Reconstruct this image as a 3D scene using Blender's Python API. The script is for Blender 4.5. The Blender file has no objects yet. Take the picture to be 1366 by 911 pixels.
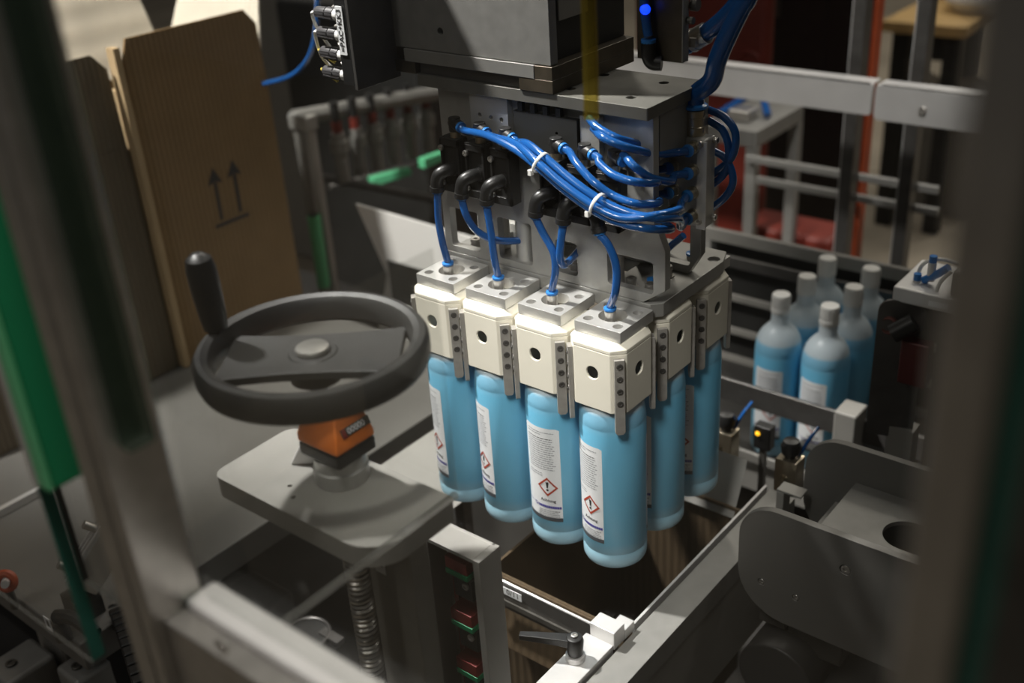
import bpy, bmesh, math, random
from mathutils import Vector, Matrix
from mathutils.geometry import delaunay_2d_cdt
random.seed(4)
S = bpy.context.scene
COL = S.collection
# ---------------------------------------------------------------- camera
CL = Vector((0.934, -0.9722, 1.7024))
CR = Vector((0.77930577, 0.62361508, -0.06153652))
CU = Vector((-0.24887711, 0.39813536, 0.88292039))
CF = Vector((-0.57510234, 0.67274993, -0.4654727))
cam = bpy.data.cameras.new('camera'); camo = bpy.data.objects.new('camera', cam); COL.objects.link(camo)
camo.matrix_world = Matrix(((CR.x, CU.x, -CF.x, CL.x), (CR.y, CU.y, -CF.y, CL.y), (CR.z, CU.z, -CF.z, CL.z), (0, 0, 0, 1)))
FPX = 1459.6
cam.sensor_width = 36.0; cam.lens = FPX * 36 / 1366; cam.clip_start = 0.02; cam.clip_end = 60
cam.dof.use_dof = True; cam.dof.focus_distance = 1.33; cam.dof.aperture_fstop = 2.9
S.camera = camo
# ---------------------------------------------------------------- light
w = bpy.data.worlds.new('hall'); S.world = w; w.use_nodes = True
w.node_tree.nodes['Background'].inputs[0].default_value = (1.0, 0.94, 0.86, 1)
w.node_tree.nodes['Background'].inputs[1].default_value = 0.03
def area(name, loc, target, size, power, col, sy=None):
    l = bpy.data.lights.new(name, 'AREA'); l.energy = power; l.color = col; l.size = size
    if sy: l.shape = 'RECTANGLE'; l.size_y = sy
    o = bpy.data.objects.new(name, l); COL.objects.link(o); o.location = loc
    o.rotation_euler = (Vector(target) - Vector(loc)).to_track_quat('-Z', 'Y').to_euler(); return o
def spot(name, loc, target, power, angle, blend, radius, col):
    l = bpy.data.lights.new(name, 'SPOT'); l.energy = power; l.color = col; l.spot_size = math.radians(angle); l.spot_blend = blend; l.shadow_soft_size = radius
    o = bpy.data.objects.new(name, l); COL.objects.link(o); o.location = loc
    o.rotation_euler = (Vector(target) - Vector(loc)).to_track_quat('-Z', 'Y').to_euler(); return o
spot('unseen_machine_spot', (-1.05, -0.45, 3.2), (0.13, 0.03, 0.95), 640, 27, .7, .06, (1.0, 0.97, 0.93))
spot('unseen_machine_spot', (0.40, -0.62, 1.80), (0.13, -0.01, 0.90), 46, 36, 1.0, .14, (1.0, 0.97, 0.92))  # unseen fill light, added to brighten the cups and bottles
spot('unseen_machine_spot', (-1.2, -1.5, 3.4), (-1.0, 0.3, 1.0), 640, 34, .6, .10, (1.0, 0.96, 0.9))
spot('unseen_machine_spot', (0.45, -0.76, 2.6), (0.42, -0.62, 1.19), 58, 42, .8, .06, (1.0, 0.95, 0.88))
spot('beam_fill_spot', (0.6, -0.5, 4.3), (0.0, 1.3, 1.08), 420, 13, .8, .12, (1.0, 0.96, 0.92))  # unseen spot, added to brighten the pale grey beam
area('unseen_hall_lamp', (-2.6, 3.2, 4.6), (-1.6, 2.2, 0), 0.4, 50, (1.0, 0.93, 0.82), 3.5)
area('unseen_hall_lamp', (0.2, 5.0, 4.6), (-0.4, 4.2, 0), 0.4, 90, (1.0, 0.93, 0.82), 3.5)  # added to light the floor beyond the workbench
area('unseen_hall_lamp', (1.6, 1.6, 4.6), (1.0, 1.6, 0), 0.4, 16, (1.0, 0.95, 0.86), 3.5)
area('unseen_hall_lamp', (-0.6, -2.8, 4.6), (-0.4, -1.5, 0), 0.4, 28, (1.0, 0.95, 0.88), 3.5)
S.view_settings.view_transform = 'Standard'; S.view_settings.look = 'None'
S.view_settings.exposure = 0.0; S.view_settings.gamma = 1.0; S.view_settings.use_curve_mapping = False

# ---------------------------------------------------------------- helpers
def at(px, py, ax, v):
    d = CF + CR * ((px - 683) / FPX) - CU * ((py - 455.5) / FPX)
    k = 'xyz'.index(ax)
    return CL + d * ((v - CL[k]) / d[k])
MATS = {}
def mat(name, col, rough=0.5, metal=0.0, var=0.0, scale=30, bump=0.0, bscale=200, coat=0.0, stretch=None, spec=None):
    m = bpy.data.materials.new(name); m.use_nodes = True; MATS[name] = m
    nt = m.node_tree; p = nt.nodes['Principled BSDF']
    p.inputs['Base Color'].default_value = (*col, 1); p.inputs['Roughness'].default_value = rough
    p.inputs['Metallic'].default_value = metal; p.inputs['Coat Weight'].default_value = coat
    if spec is not None: p.inputs['Specular IOR Level'].default_value = spec
    tc = nt.nodes.new('ShaderNodeTexCoord')
    mp = nt.nodes.new('ShaderNodeMapping'); nt.links.new(tc.outputs['Object'], mp.inputs[0])
    if stretch: mp.inputs['Scale'].default_value = stretch
    if var:
        n = nt.nodes.new('ShaderNodeTexNoise'); n.inputs['Scale'].default_value = scale; n.inputs['Detail'].default_value = 5
        nt.links.new(mp.outputs[0], n.inputs['Vector'])
        r = nt.nodes.new('ShaderNodeValToRGB')
        r.color_ramp.elements[0].position = .3; r.color_ramp.elements[1].position = .7
        r.color_ramp.elements[0].color = (*[c * (1 - var) for c in col], 1)
        r.color_ramp.elements[1].color = (*[min(1, c * (1 + var)) for c in col], 1)
        nt.links.new(n.outputs['Fac'], r.inputs['Fac']); nt.links.new(r.outputs['Color'], p.inputs['Base Color'])
    if bump:
        n2 = nt.nodes.new('ShaderNodeTexNoise'); n2.inputs['Scale'].default_value = bscale
        nt.links.new(mp.outputs[0], n2.inputs['Vector'])
        b = nt.nodes.new('ShaderNodeBump'); b.inputs['Strength'].default_value = bump; b.inputs['Distance'].default_value = .001
        nt.links.new(n2.outputs['Fac'], b.inputs['Height']); nt.links.new(b.outputs['Normal'], p.inputs['Normal'])
    return m
alu = mat('machined_aluminium', (.47, .465, .445), .42, .6, .08, 60, .15, 900, stretch=(1, 1, .15))
milled = mat('milled_aluminium', (.52, .515, .50), .4, .5, .05, 60, .1, 900)
frame_alu = mat('shaded_aluminium_plate', (.38, .375, .355), .45, .5, .08, 50, .12, 800)  # aluminium darkened in colour for the shade on the frame plates
alu_dull = mat('dull_aluminium', (.26, .255, .24), .5, .35, .07, 40, .1, 500)
alu_cast = mat('grey_anodised_sheet', (.30, .29, .27), .5, .25, .06, 14, .12, 700)
alu_bright = mat('bright_aluminium_sheet', (.68, .67, .66), .38, .4, .05, 20)
steel = mat('stainless_steel', (.52, .50, .47), .3, .85, .1, 50)
steel_dark = mat('dark_steel', (.10, .095, .085), .45, .5, .3, 30)
finger_steel = mat('ground_steel', (.42, .40, .37), .38, .4, .12, 90, .1, 600)
grey_paint = mat('grey_painted_steel', (.25, .24, .22), .55, .1, .06, 25)
head_paint = mat('grey_cast_housing', (.19, .186, .175), .55, .1, .1, 60, .15, 600)
cast_dark = mat('grey_cast_plate', (.165, .16, .148), .5, .25, .06, 14, .12, 700)
greasy = mat('greasy_bronze_steel', (.085, .07, .05), .38, .5, .45, 25)
dark_paint = mat('black_painted_metal', (.02, .02, .019), .55, .1, .2, 20)
black = mat('black_plastic', (.014, .014, .014), .38, 0, .1, 30)
rubber = mat('dark_grey_handwheel_plastic', (.022, .0215, .021), .5, 0, .05, 30, .15, 900)
nylon = mat('cream_nylon', (.80, .76, .65), .42, 0, .03, 25)
blue_tube = mat('blue_polyurethane_tube', (.011, .082, .28), .16, 0, .06, 60, coat=.4)
blue_collar = mat('light_blue_collar', (.025, .18, .52), .3)
white = mat('white_plastic', (.78, .77, .74), .4)
paper = mat('label_paper', (.82, .83, .84), .45)
ink = mat('black_ink', (.02, .02, .022), .5)
ink_grey = mat('grey_ink', (.30, .31, .33), .5)
ink_bar = mat('charcoal_ink', (.07, .075, .085), .4)
ink_blue = mat('violet_blue_ink', (.06, .05, .32), .45)
ink_red = mat('red_ink', (.42, .06, .03), .45)
brass = mat('nickel_brass', (.42, .37, .28), .28, .9, .1, 40)
orange = mat('orange_plastic', (.75, .19, .03), .38, 0, .03, 20)
green = mat('green_plastic', (.014, .27, .11), .42, 0, .05, 10)
green_light = mat('light_green_plastic', (.14, .55, .26), .4)
red = mat('red_paint', (.15, .02, .012), .5, 0, .2, 6)
red_orange = mat('red_orange_paint', (.42, .07, .02), .5, 0, .15, 8)
red_plastic = mat('red_plastic', (.22, .03, .025), .45)
floor_m = mat('worn_concrete_floor', (.30, .26, .205), .6, 0, .18, 2.2, .1, 80)
wall_m = mat('dim_wall_paint', (.055, .052, .05), .7, 0, .2, 1.5)
bed_m = mat('machine_bed_paint', (.04, .038, .036), .5, .2, .25, 8)
wood = mat('pale_plywood', (.50, .33, .14), .5, 0, .2, 8, stretch=(1, 6, 1))
cloth = mat('white_plastic_bag', (.7, .7, .7), .5, 0, .1, 40)
yellow_m = mat('yellow_strap', (.42, .33, .04), .5)
gun = mat('gunmetal_strip', (.12, .115, .11), .35, .6, .15, 30)

def glassy(name, tint, haze, refl, rough=0.02, hcol=(.5, .5, .47)):
    m = bpy.data.materials.new(name); m.use_nodes = True; nt = m.node_tree; nt.nodes.clear()
    o = nt.nodes.new('ShaderNodeOutputMaterial'); t = nt.nodes.new('ShaderNodeBsdfTransparent'); t.inputs[0].default_value = (*tint, 1)
    g = nt.nodes.new('ShaderNodeBsdfGlossy'); g.inputs['Roughness'].default_value = rough
    d = nt.nodes.new('ShaderNodeBsdfDiffuse'); d.inputs[0].default_value = (*hcol, 1)
    fr = nt.nodes.new('ShaderNodeFresnel'); fr.inputs[0].default_value = 1.45
    mu = nt.nodes.new('ShaderNodeMath'); mu.operation = 'MULTIPLY'; mu.inputs[1].default_value = refl
    nt.links.new(fr.outputs[0], mu.inputs[0])
    a = nt.nodes.new('ShaderNodeMixShader'); a.inputs[0].default_value = haze
    b = nt.nodes.new('ShaderNodeMixShader')
    nt.links.new(t.outputs[0], a.inputs[1]); nt.links.new(d.outputs[0], a.inputs[2])
    nt.links.new(mu.outputs[0], b.inputs[0]); nt.links.new(a.outputs[0], b.inputs[1]); nt.links.new(g.outputs[0], b.inputs[2])
    nt.links.new(b.outputs[0], o.inputs[0]); return m
pane_m = glassy('clear_pane', (.985, .99, .985), .0008, .12)
acryl = glassy('clear_acrylic', (.96, .965, .96), .006, .15)
acryl_edge = glassy('acrylic_cut_edge', (.92, .92, .9), .07, .5, .25, (.7, .7, .66))
green_edge = mat('green_glass_edge', (.03, .14, .105), .25, 0, .15, 30)

def cardboard(name, col, ribs, flute):
    m = bpy.data.materials.new(name); m.use_nodes = True; nt = m.node_tree; p = nt.nodes['Principled BSDF']
    p.inputs['Roughness'].default_value = .75; p.inputs['Specular IOR Level'].default_value = .2
    tc = nt.nodes.new('ShaderNodeTexCoord'); wv = nt.nodes.new('ShaderNodeTexWave'); wv.bands_direction = flute
    wv.inputs['Scale'].default_value = ribs; wv.inputs['Distortion'].default_value = .6; wv.inputs['Detail Scale'].default_value = 3
    nt.links.new(tc.outputs['Object'], wv.inputs[0])
    n = nt.nodes.new('ShaderNodeTexNoise'); n.inputs['Scale'].default_value = 12; n.inputs['Detail'].default_value = 6
    nt.links.new(tc.outputs['Object'], n.inputs[0])
    r = nt.nodes.new('ShaderNodeValToRGB'); r.color_ramp.elements[0].color = (*[c * .82 for c in col], 1); r.color_ramp.elements[1].color = (*[c * 1.12 for c in col], 1)
    nt.links.new(n.outputs['Fac'], r.inputs[0])
    mx = nt.nodes.new('ShaderNodeMixRGB'); mx.blend_type = 'MULTIPLY'; mx.inputs[0].default_value = .16
    nt.links.new(r.outputs[0], mx.inputs[1]); nt.links.new(wv.outputs['Color'], mx.inputs[2]); nt.links.new(mx.outputs[0], p.inputs['Base Color'])
    b = nt.nodes.new('ShaderNodeBump'); b.inputs['Strength'].default_value = .55; b.inputs['Distance'].default_value = .0012
    nt.links.new(wv.outputs['Fac'], b.inputs['Height']); nt.links.new(b.outputs[0], p.inputs['Normal'])
    return m
card = cardboard('corrugated_cardboard', (.27, .175, .085), 28, 'Y')
card_glare = cardboard('glare_greyed_cardboard', (.19, .155, .11), 28, 'Y')  # glare on the left carton is mixed into this colour
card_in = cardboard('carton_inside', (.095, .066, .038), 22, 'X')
card_white = cardboard('white_lined_cardboard', (.72, .66, .55), 22, 'X')
card_edge = cardboard('cut_cardboard_edge', (.52, .38, .22), 60, 'Z')

def bottle_mat():
    m = bpy.data.materials.new('blue_filled_bottle_plastic'); m.use_nodes = True; nt = m.node_tree; p = nt.nodes['Principled BSDF']
    o = nt.nodes['Material Output']
    tc = nt.nodes.new('ShaderNodeTexCoord'); sp = nt.nodes.new('ShaderNodeSeparateXYZ'); nt.links.new(tc.outputs['Object'], sp.inputs[0])
    r = nt.nodes.new('ShaderNodeValToRGB'); mr = nt.nodes.new('ShaderNodeMapRange'); mr.inputs['From Max'].default_value = .33
    nt.links.new(sp.outputs['Z'], mr.inputs['Value']); nt.links.new(mr.outputs[0], r.inputs[0])
    el = r.color_ramp.elements; el[0].position = 0; el[0].color = (.50, .72, .82, 1); el[1].position = .085; el[1].color = (.34, .63, .79, 1)
    for pos, c in ((.12, (.23, .60, .82)), (.62, (.17, .54, .79)), (.645, (.21, .55, .78)), (.705, (.27, .57, .78)), (.72, (.58, .67, .72)), (1, (.70, .74, .76))):
        e = el.new(pos); e.color = (*c, 1)
    nt.links.new(r.outputs[0], p.inputs['Base Color']); p.inputs['Roughness'].default_value = .33
    t = nt.nodes.new('ShaderNodeBsdfTranslucent'); nt.links.new(r.outputs[0], t.inputs[0])
    mx = nt.nodes.new('ShaderNodeMixShader'); mx.inputs[0].default_value = .18
    nt.links.new(p.outputs[0], mx.inputs[1]); nt.links.new(t.outputs[0], mx.inputs[2]); nt.links.new(mx.outputs[0], o.inputs[0])
    return m
bottle_m = bottle_mat()
def emit(name, col, s):
    m = bpy.data.materials.new(name); m.use_nodes = True; p = m.node_tree.nodes['Principled BSDF']
    p.inputs['Base Color'].default_value = (*col, 1); p.inputs['Emission Color'].default_value = (*col, 1); p.inputs['Emission Strength'].default_value = s; return m
led_blue = emit('blue_indicator_lamp', (.005, .05, 1.0), 1.6)
led_amber = emit('amber_indicator_lamp', (1.0, .5, .02), 1.2)

def V(*a): return Vector(a)
def circ(cx, cy, r, n=16, a0=0): return [(cx + r * math.cos(a0 + 2 * math.pi * k / n), cy + r * math.sin(a0 + 2 * math.pi * k / n)) for k in range(n)]
def rrect(x0, y0, x1, y1, r=0, n=4):
    if not isinstance(r, (tuple, list)) and r <= 0: return [(x0, y0), (x1, y0), (x1, y1), (x0, y1)]
    rs = r if isinstance(r, (tuple, list)) else (r,) * 4; out = []
    for (cx, cy, a, q) in ((x0, y0, math.pi, 0), (x1, y0, 1.5 * math.pi, 1), (x1, y1, 0, 2), (x0, y1, .5 * math.pi, 3)):
        rr = rs[q]
        if rr <= 0: out.append((cx, cy)); continue
        mx = cx + (rr if cx == x0 else -rr); my = cy + (rr if cy == y0 else -rr)
        for k in range(n + 1):
            t = a + k / n * math.pi / 2; out.append((mx + rr * math.cos(t), my + rr * math.sin(t)))
    return out
def spline(pts, res=6):
    P = [Vector(p) for p in pts]
    if len(P) < 3: return P
    E = [P[0] * 2 - P[1]] + P + [P[-1] * 2 - P[-2]]; out = []
    for i in range(1, len(E) - 2):
        a, b, c, d = E[i - 1:i + 3]
        for k in range(res):
            t = k / res
            out.append(.5 * ((2 * b) + (c - a) * t + (2 * a - 5 * b + 4 * c - d) * t * t + (3 * b - a - 3 * c + d) * t ** 3))
    return out + [P[-1]]
class MB:
    def __init__(s): s.v = []; s.f = []; s.m = []
    def add(s, vs, fs, m=0):
        o = len(s.v); s.v += [Vector(p) for p in vs]; s.f += [tuple(i + o for i in f) for f in fs]; s.m += [m] * len(fs); return s
    def bx(s, x0, x1, y0, y1, z0, z1, m=0):
        return s.add([(x0, y0, z0), (x1, y0, z0), (x1, y1, z0), (x0, y1, z0), (x0, y0, z1), (x1, y0, z1), (x1, y1, z1), (x0, y1, z1)],
                     [(3, 2, 1, 0), (4, 5, 6, 7), (0, 1, 5, 4), (1, 2, 6, 5), (2, 3, 7, 6), (3, 0, 4, 7)], m)
    def obox(s, c, ux, uy, uz, m=0):   # centre and three half-axis vectors
        c = Vector(c); ux, uy, uz = Vector(ux), Vector(uy), Vector(uz)
        return s.add([c - ux - uy - uz, c + ux - uy - uz, c + ux + uy - uz, c - ux + uy - uz, c - ux - uy + uz, c + ux - uy + uz, c + ux + uy + uz, c - ux + uy + uz],
                     [(3, 2, 1, 0), (4, 5, 6, 7), (0, 1, 5, 4), (1, 2, 6, 5), (2, 3, 7, 6), (3, 0, 4, 7)], m)
    def rings(s, rs, m=0, c0=True, c1=True):
        n = len(rs[0]); vs = [p for r in rs for p in r]; fs = []
        for i in range(len(rs) - 1):
            for k in range(n):
                a = i * n + k; b = i * n + (k + 1) % n; fs.append((a, b, b + n, a + n))
        if c0: fs.append(tuple(range(n))[::-1])
        if c1: fs.append(tuple(range((len(rs) - 1) * n, len(rs) * n)))
        return s.add(vs, fs, m)
    def cyl(s, p0, p1, r0, r1=None, n=16, m=0):
        p0 = Vector(p0); p1 = Vector(p1); r1 = r0 if r1 is None else r1
        d = (p1 - p0).normalized(); a = d.orthogonal().normalized(); b = d.cross(a)
        return s.rings([[p + (a * math.cos(2 * math.pi * k / n) + b * math.sin(2 * math.pi * k / n)) * r for k in range(n)] for p, r in ((p0, r0), (p1, r1))], m)
    def lathe(s, c, prof, n=24, ax=(0, 0, 1), m=0, c0=True, c1=True):
        c = Vector(c); d = Vector(ax).normalized(); a = d.orthogonal().normalized()
        if abs(d.z) > .999: a = Vector((1, 0, 0))
        b = d.cross(a)
        return s.rings([[c + d * z + (a * math.cos(2 * math.pi * k / n) + b * math.sin(2 * math.pi * k / n)) * max(r, 1e-5) for k in range(n)] for r, z in prof], m, c0, c1)
    def tube(s, pts, r, n=10, res=6, m=0, smooth=True):
        P = spline(pts, res) if smooth else [Vector(p) for p in pts]
        t = (P[1] - P[0]).normalized(); a = t.orthogonal().normalized(); rs = []
        for i, p in enumerate(P):
            t = (P[min(i + 1, len(P) - 1)] - P[max(i - 1, 0)]).normalized()
            a = (a - t * a.dot(t)).normalized(); b = t.cross(a)
            rr = r(i / (len(P) - 1)) if callable(r) else r
            rs.append([p + (a * math.cos(2 * math.pi * k / n) + b * math.sin(2 * math.pi * k / n)) * rr for k in range(n)])
        return s.rings(rs, m)
    def prism(s, outer, holes, o, u, v, w, m=0):   # 2-D outline (with holes) in the plane o,u,v, extruded by w
        o, u, v, w = Vector(o), Vector(u), Vector(v), Vector(w)
        loops = [outer] + list(holes); flat = [p for l in loops for p in l]; N = len(flat)
        ed = []; k0 = 0
        for l in loops:
            n = len(l); ed += [(k0 + k, k0 + (k + 1) % n) for k in range(n)]; k0 += n
        cd = delaunay_2d_cdt([Vector((p[0], p[1])) for p in flat], ed, [], 0, 1e-7)
        def inside(q, l):
            c = False
            for k in range(len(l)):
                a, b = l[k], l[(k + 1) % len(l)]
                if (a[1] > q[1]) != (b[1] > q[1]) and q[0] < (b[0] - a[0]) * (q[1] - a[1]) / (b[1] - a[1]) + a[0]: c = not c
            return c
        tri = []
        for f in cd[2]:
            q = sum((cd[0][i] for i in f), Vector((0, 0))) / 3
            if inside(q, outer) and not any(inside(q, h) for h in holes): tri.append([cd[3][i][0] for i in f])
        vs = [o + u * p[0] + v * p[1] for p in flat] + [o + u * p[0] + v * p[1] + w for p in flat]
        fs = [tuple(t) for t in tri] + [tuple(i + N for i in t[::-1]) for t in tri]
        k0 = 0
        for l in loops:
            n = len(l)
            for k in range(n):
                a = k0 + k; b = k0 + (k + 1) % n; fs.append((a, b, b + N, a + N))
            k0 += n
        return s.add(vs, fs, m)
    def torus(s, c, R, r, n=40, k=10, ax=(0, 0, 1), sx=1.0, m=0):
        c = Vector(c); d = Vector(ax).normalized(); a = d.orthogonal().normalized(); b = d.cross(a); vs = []; fs = []
        for i in range(n):
            t = 2 * math.pi * i / n; e = a * math.cos(t) + b * math.sin(t)
            for j in range(k):
                q = 2 * math.pi * j / k; vs.append(c + e * (R + r * math.cos(q)) + d * (r * sx * math.sin(q)))
        for i in range(n):
            for j in range(k):
                fs.append((i * k + j, ((i + 1) % n) * k + j, ((i + 1) % n) * k + (j + 1) % k, i * k + (j + 1) % k))
        return s.add(vs, fs, m)
def build(name, mb, mats, parent=None, bevel=0, smooth=.6, origin=None):
    off = Vector((0, 0, 0)); p = parent
    while p is not None: off += p.location; p = p.parent
    if origin is not None: off = Vector(origin)
    me = bpy.data.meshes.new(name); me.from_pydata([q - off for q in mb.v], [], mb.f)
    for mm in (mats if isinstance(mats, (list, tuple)) else [mats]): me.materials.append(mm)
    me.polygons.foreach_set('material_index', mb.m)
    bm = bmesh.new(); bm.from_mesh(me); bmesh.ops.recalc_face_normals(bm, faces=bm.faces); bm.to_mesh(me); bm.free()
    if smooth:
        me.polygons.foreach_set('use_smooth', [True] * len(me.polygons)); me.set_sharp_from_angle(angle=smooth)
    o = bpy.data.objects.new(name, me); COL.objects.link(o)
    if parent is not None: o.parent = parent
    elif origin is not None: o.location = off
    if bevel:
        b = o.modifiers.new('bevel', 'BEVEL'); b.width = bevel; b.segments = 2; b.limit_method = 'ANGLE'; b.angle_limit = .7; b.harden_normals = True
    return o
def thing(name, label, cat, loc, group=None):
    o = bpy.data.objects.new(name, None); o.empty_display_size = .02; COL.objects.link(o); o.location = loc
    o['label'] = label; o['category'] = cat
    if group: o['group'] = group
    return o
def solo(name, mb, mats, label, cat, group=None, bevel=0, smooth=.6):
    xs = [p.x for p in mb.v]; ys = [p.y for p in mb.v]; zs = [p.z for p in mb.v]
    o = build(name, mb, mats, None, bevel, smooth, ((min(xs) + max(xs)) / 2, (min(ys) + max(ys)) / 2, min(zs)))
    o['label'] = label; o['category'] = cat
    if group: o['group'] = group
    return o
def struct(name, mb, mats, bevel=0):
    o = build(name, mb, mats, None, bevel); o['kind'] = 'structure'; return o
def dup(root, loc, label=None, group=None):
    r = root.copy(); COL.objects.link(r); r.location = loc
    if label: r['label'] = label
    if group: r['group'] = group
    for ch in list(root.children):
        c = ch.copy(); COL.objects.link(c); c.parent = r
        for g in list(ch.children):
            d = g.copy(); COL.objects.link(d); d.parent = c
    return r
def text_geo(body, size, align='CENTER', bold=.018):
    cu = bpy.data.curves.new('t', 'FONT'); cu.body = body; cu.size = size; cu.align_x = align; cu.align_y = 'CENTER'; cu.resolution_u = 2; cu.offset = size * bold
    ob = bpy.data.objects.new('t', cu); me = ob.to_mesh()
    vs = [v.co.copy() for v in me.vertices]; fs = [tuple(p.vertices) for p in me.polygons]
    ob.to_mesh_clear(); bpy.data.objects.remove(ob); bpy.data.curves.remove(cu); return vs, fs
def add_text(mb, body, size, o, u, v, m=0, align='CENTER', bold=.018):
    vs, fs = text_geo(body, size, align, bold); o, u, v = Vector(o), Vector(u), Vector(v)
    return mb.add([o + u * p.x + v * p.y for p in vs], fs, m)
def screw(c, ax, r, h, parent, mats, name='screw', washer=False):   # socket-head screw, axis ax points out of the head
    mb = MB(); mb.lathe(c, [(r * .9, 0), (r, h * .15), (r, h * .85), (r * .9, h), (r * .5, h), (r * .45, h * .5)], 14, ax)
    if washer: mb.lathe(c, [(r * 1.35, -.0005), (r * 1.35, .0012)], 16, ax)
    return build(name, mb, mats, parent)
connector_m = mat('ridged_grey_plastic', (.055, .053, .055), .4)
# ---------------------------------------------------------------- bottles
BR = 0.0427; PX = 0.087; PY = 0.0956; BZ = 0.756
BPROF = [(.0, .002), (.036, .0), (.0408, .0012), (.0424, .005), (BR, .009), (BR, .0205), (.0420, .0222), (.0420, .0232), (BR, .0248), (BR, .212), (.0423, .2135), (.0425, .215), (.0421, .222), (.0405, .233), (.0375, .2425), (.032, .2525), (.0250, .2605), (.0188, .266), (.0164, .272), (.0160, .292)]
def wrap(mb, pts, faces, r, z0=0, m=0): return mb.add([(r * math.cos(s / BR), r * math.sin(s / BR), z0 + z) for s, z in pts], faces, m)
def patch(mb, s0, s1, za, zb, r, n=8, m=0):
    pts = []; fs = []
    for k in range(n + 1):
        s = s0 + (s1 - s0) * k / n; pts += [(s, za), (s, zb)]
    for k in range(n): fs.append((2 * k, 2 * k + 2, 2 * k + 3, 2 * k + 1))
    return wrap(mb, pts, fs, r, 0, m)
def wtext(mb, body, size, s, z, r, m=0, align='CENTER'):
    vs, fs = text_geo(body, size, align); return wrap(mb, [(s + p.x, z + p.y) for p in vs], fs, r, 0, m)
LW = 0.056; LZ0, LZ1 = .041, .188
def make_bottle(name, label, loc, cap=True, group=None):
    t = thing(name, label, 'bottle', (0, 0, 0), group)
    mb = MB(); mb.lathe((0, 0, 0), BPROF, 40); build('body', mb, bottle_m, t)
    mb = MB(); mb.lathe((0, 0, 0), [(.0168, .289), (.0175, .291), (.0175, .298), (.0168, .299), (.0168, .322), (.0155, .325), (0, .325)], 28)
    for k in range(28):
        a = 2 * math.pi * k / 28; mb.cyl((.0168 * math.cos(a), .0168 * math.sin(a), .3), (.0168 * math.cos(a), .0168 * math.sin(a), .321), .0006, n=4)
    build('cap', mb, white, t)
    # rear label: warning text, hazard diamond; its right edge is at azimuth 0
    mb = MB(); n = 12; pts = []; R0 = BR + .00025
    for k in range(n + 1):
        s = -LW + LW * k / n; d = .002 if k in (0, n) else 0; pts += [(s, LZ0), (s, LZ1 - d)]
    wrap(mb, pts, [(2 * k, 2 * k + 2, 2 * k + 3, 2 * k + 1) for k in range(n)], R0)
    lab = build('label', mb, paper, t)
    R1 = BR + .0005; R2 = BR + .00065
    rnd = random.Random(3); mb = MB(); z = LZ1 - .007
    for row in range(19):
        if row == 2: z -= .0025
        if row == 17: z -= .004
        s = -LW + .007; end = -.006 - rnd.random() * .006 if row not in (1, 17, 18) else -LW + .03
        while s < end:
            l = .002 + rnd.random() * .005; e = min(s + l, end); patch(mb, s, e, z - .0006, z + .0006, R1, 2, 0 if row != 2 else 1); s = e + .0009
        z -= .0034
    wtext(mb, 'Achtung', .0066, -.0195, .0745, R1, 1)
    for row in range(4):
        s = -LW + .022 - row * .001
        while s < -.005:
            e = min(s + .002 + rnd.random() * .005, -.004); patch(mb, s, e, .0575 - row * .0029 - .0006, .0575 - row * .0029 + .0006, R1, 2, 1 if (row == 0 and s > -.014) else 0); s = e + .001
    build('fine_print', mb, [ink_grey, ink], lab)['kind'] = 'stuff'
    mb = MB(); cs, cz, h = -.0195, .0965, .0150
    pts = [(cs, cz + h), (cs + h, cz), (cs, cz - h), (cs - h, cz)]; q = .76
    pts = [(pts[k][0] + (pts[(k + 1) % 4][0] - pts[k][0]) * j / 5, pts[k][1] + (pts[(k + 1) % 4][1] - pts[k][1]) * j / 5) for k in range(4) for j in range(5)]
    ring = pts + [(cs + (a - cs) * q, cz + (b - cz) * q) for a, b in pts]
    wrap(mb, ring, [(k, (k + 1) % 20, 20 + (k + 1) % 20, 20 + k) for k in range(20)], R2); build('hazard_diamond', mb, ink_red, lab)
    mb = MB(); wrap(mb, [(cs - .0021, cz + .0076), (cs + .0021, cz + .0076), (cs + .0010, cz - .0018), (cs - .0010, cz - .0018)], [(3, 2, 1, 0)], R2)
    c = circ(cs, cz - .0050, .0018, 10); wrap(mb, c, [tuple(range(10))], R2); build('exclamation_mark', mb, ink, lab)
    mb = MB(); patch(mb, -LW, 0, LZ0, LZ0 + .0062, R1); build('bottom_bar', mb, ink_bar, lab)
    mb = MB(); s = -LW + .003
    patch(mb, -LW, -LW + .014, .0655, .0662, R1, 3)
    c = circ(-LW + .017, .0645, .0028, 14) + circ(-LW + .017, .0645, .0018, 14); wrap(mb, c, [(k, (k + 1) % 14, 14 + (k + 1) % 14, 14 + k) for k in range(14)], R1)
    s = -LW + .021
    while s < -.004:
        patch(mb, s, s + .0026, .0620, .0660, R1, 2); s += .0031
    patch(mb, -LW + .021, -.004, .0635, .0643, R1, 4)
    build('lettering_strip', mb, ink_blue, lab)['kind'] = 'stuff'
    # front label on the opposite side
    s0 = 1.66 * BR; mb = MB(); patch(mb, s0, s0 + .070, LZ0, LZ1 + .002, R0, 14); l2 = build('label', mb, paper, t)
    mb = MB(); patch(mb, s0, s0 + .070, LZ0, LZ0 + .0062, R1, 12); build('bottom_bar', mb, ink_bar, l2)
    mb = MB(); patch(mb, s0 + .004, s0 + .066, .115, .135, R1, 12); build('lettering_strip', mb, ink_blue, l2)
    t.location = loc; return t
pb = make_bottle('bottle', 'blue filled bottle hanging nearest, under the front corner gripper', (3 * PX, 0, BZ), group='bottles held in the gripper head')
pb.rotation_euler.z = math.radians(-75)
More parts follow.
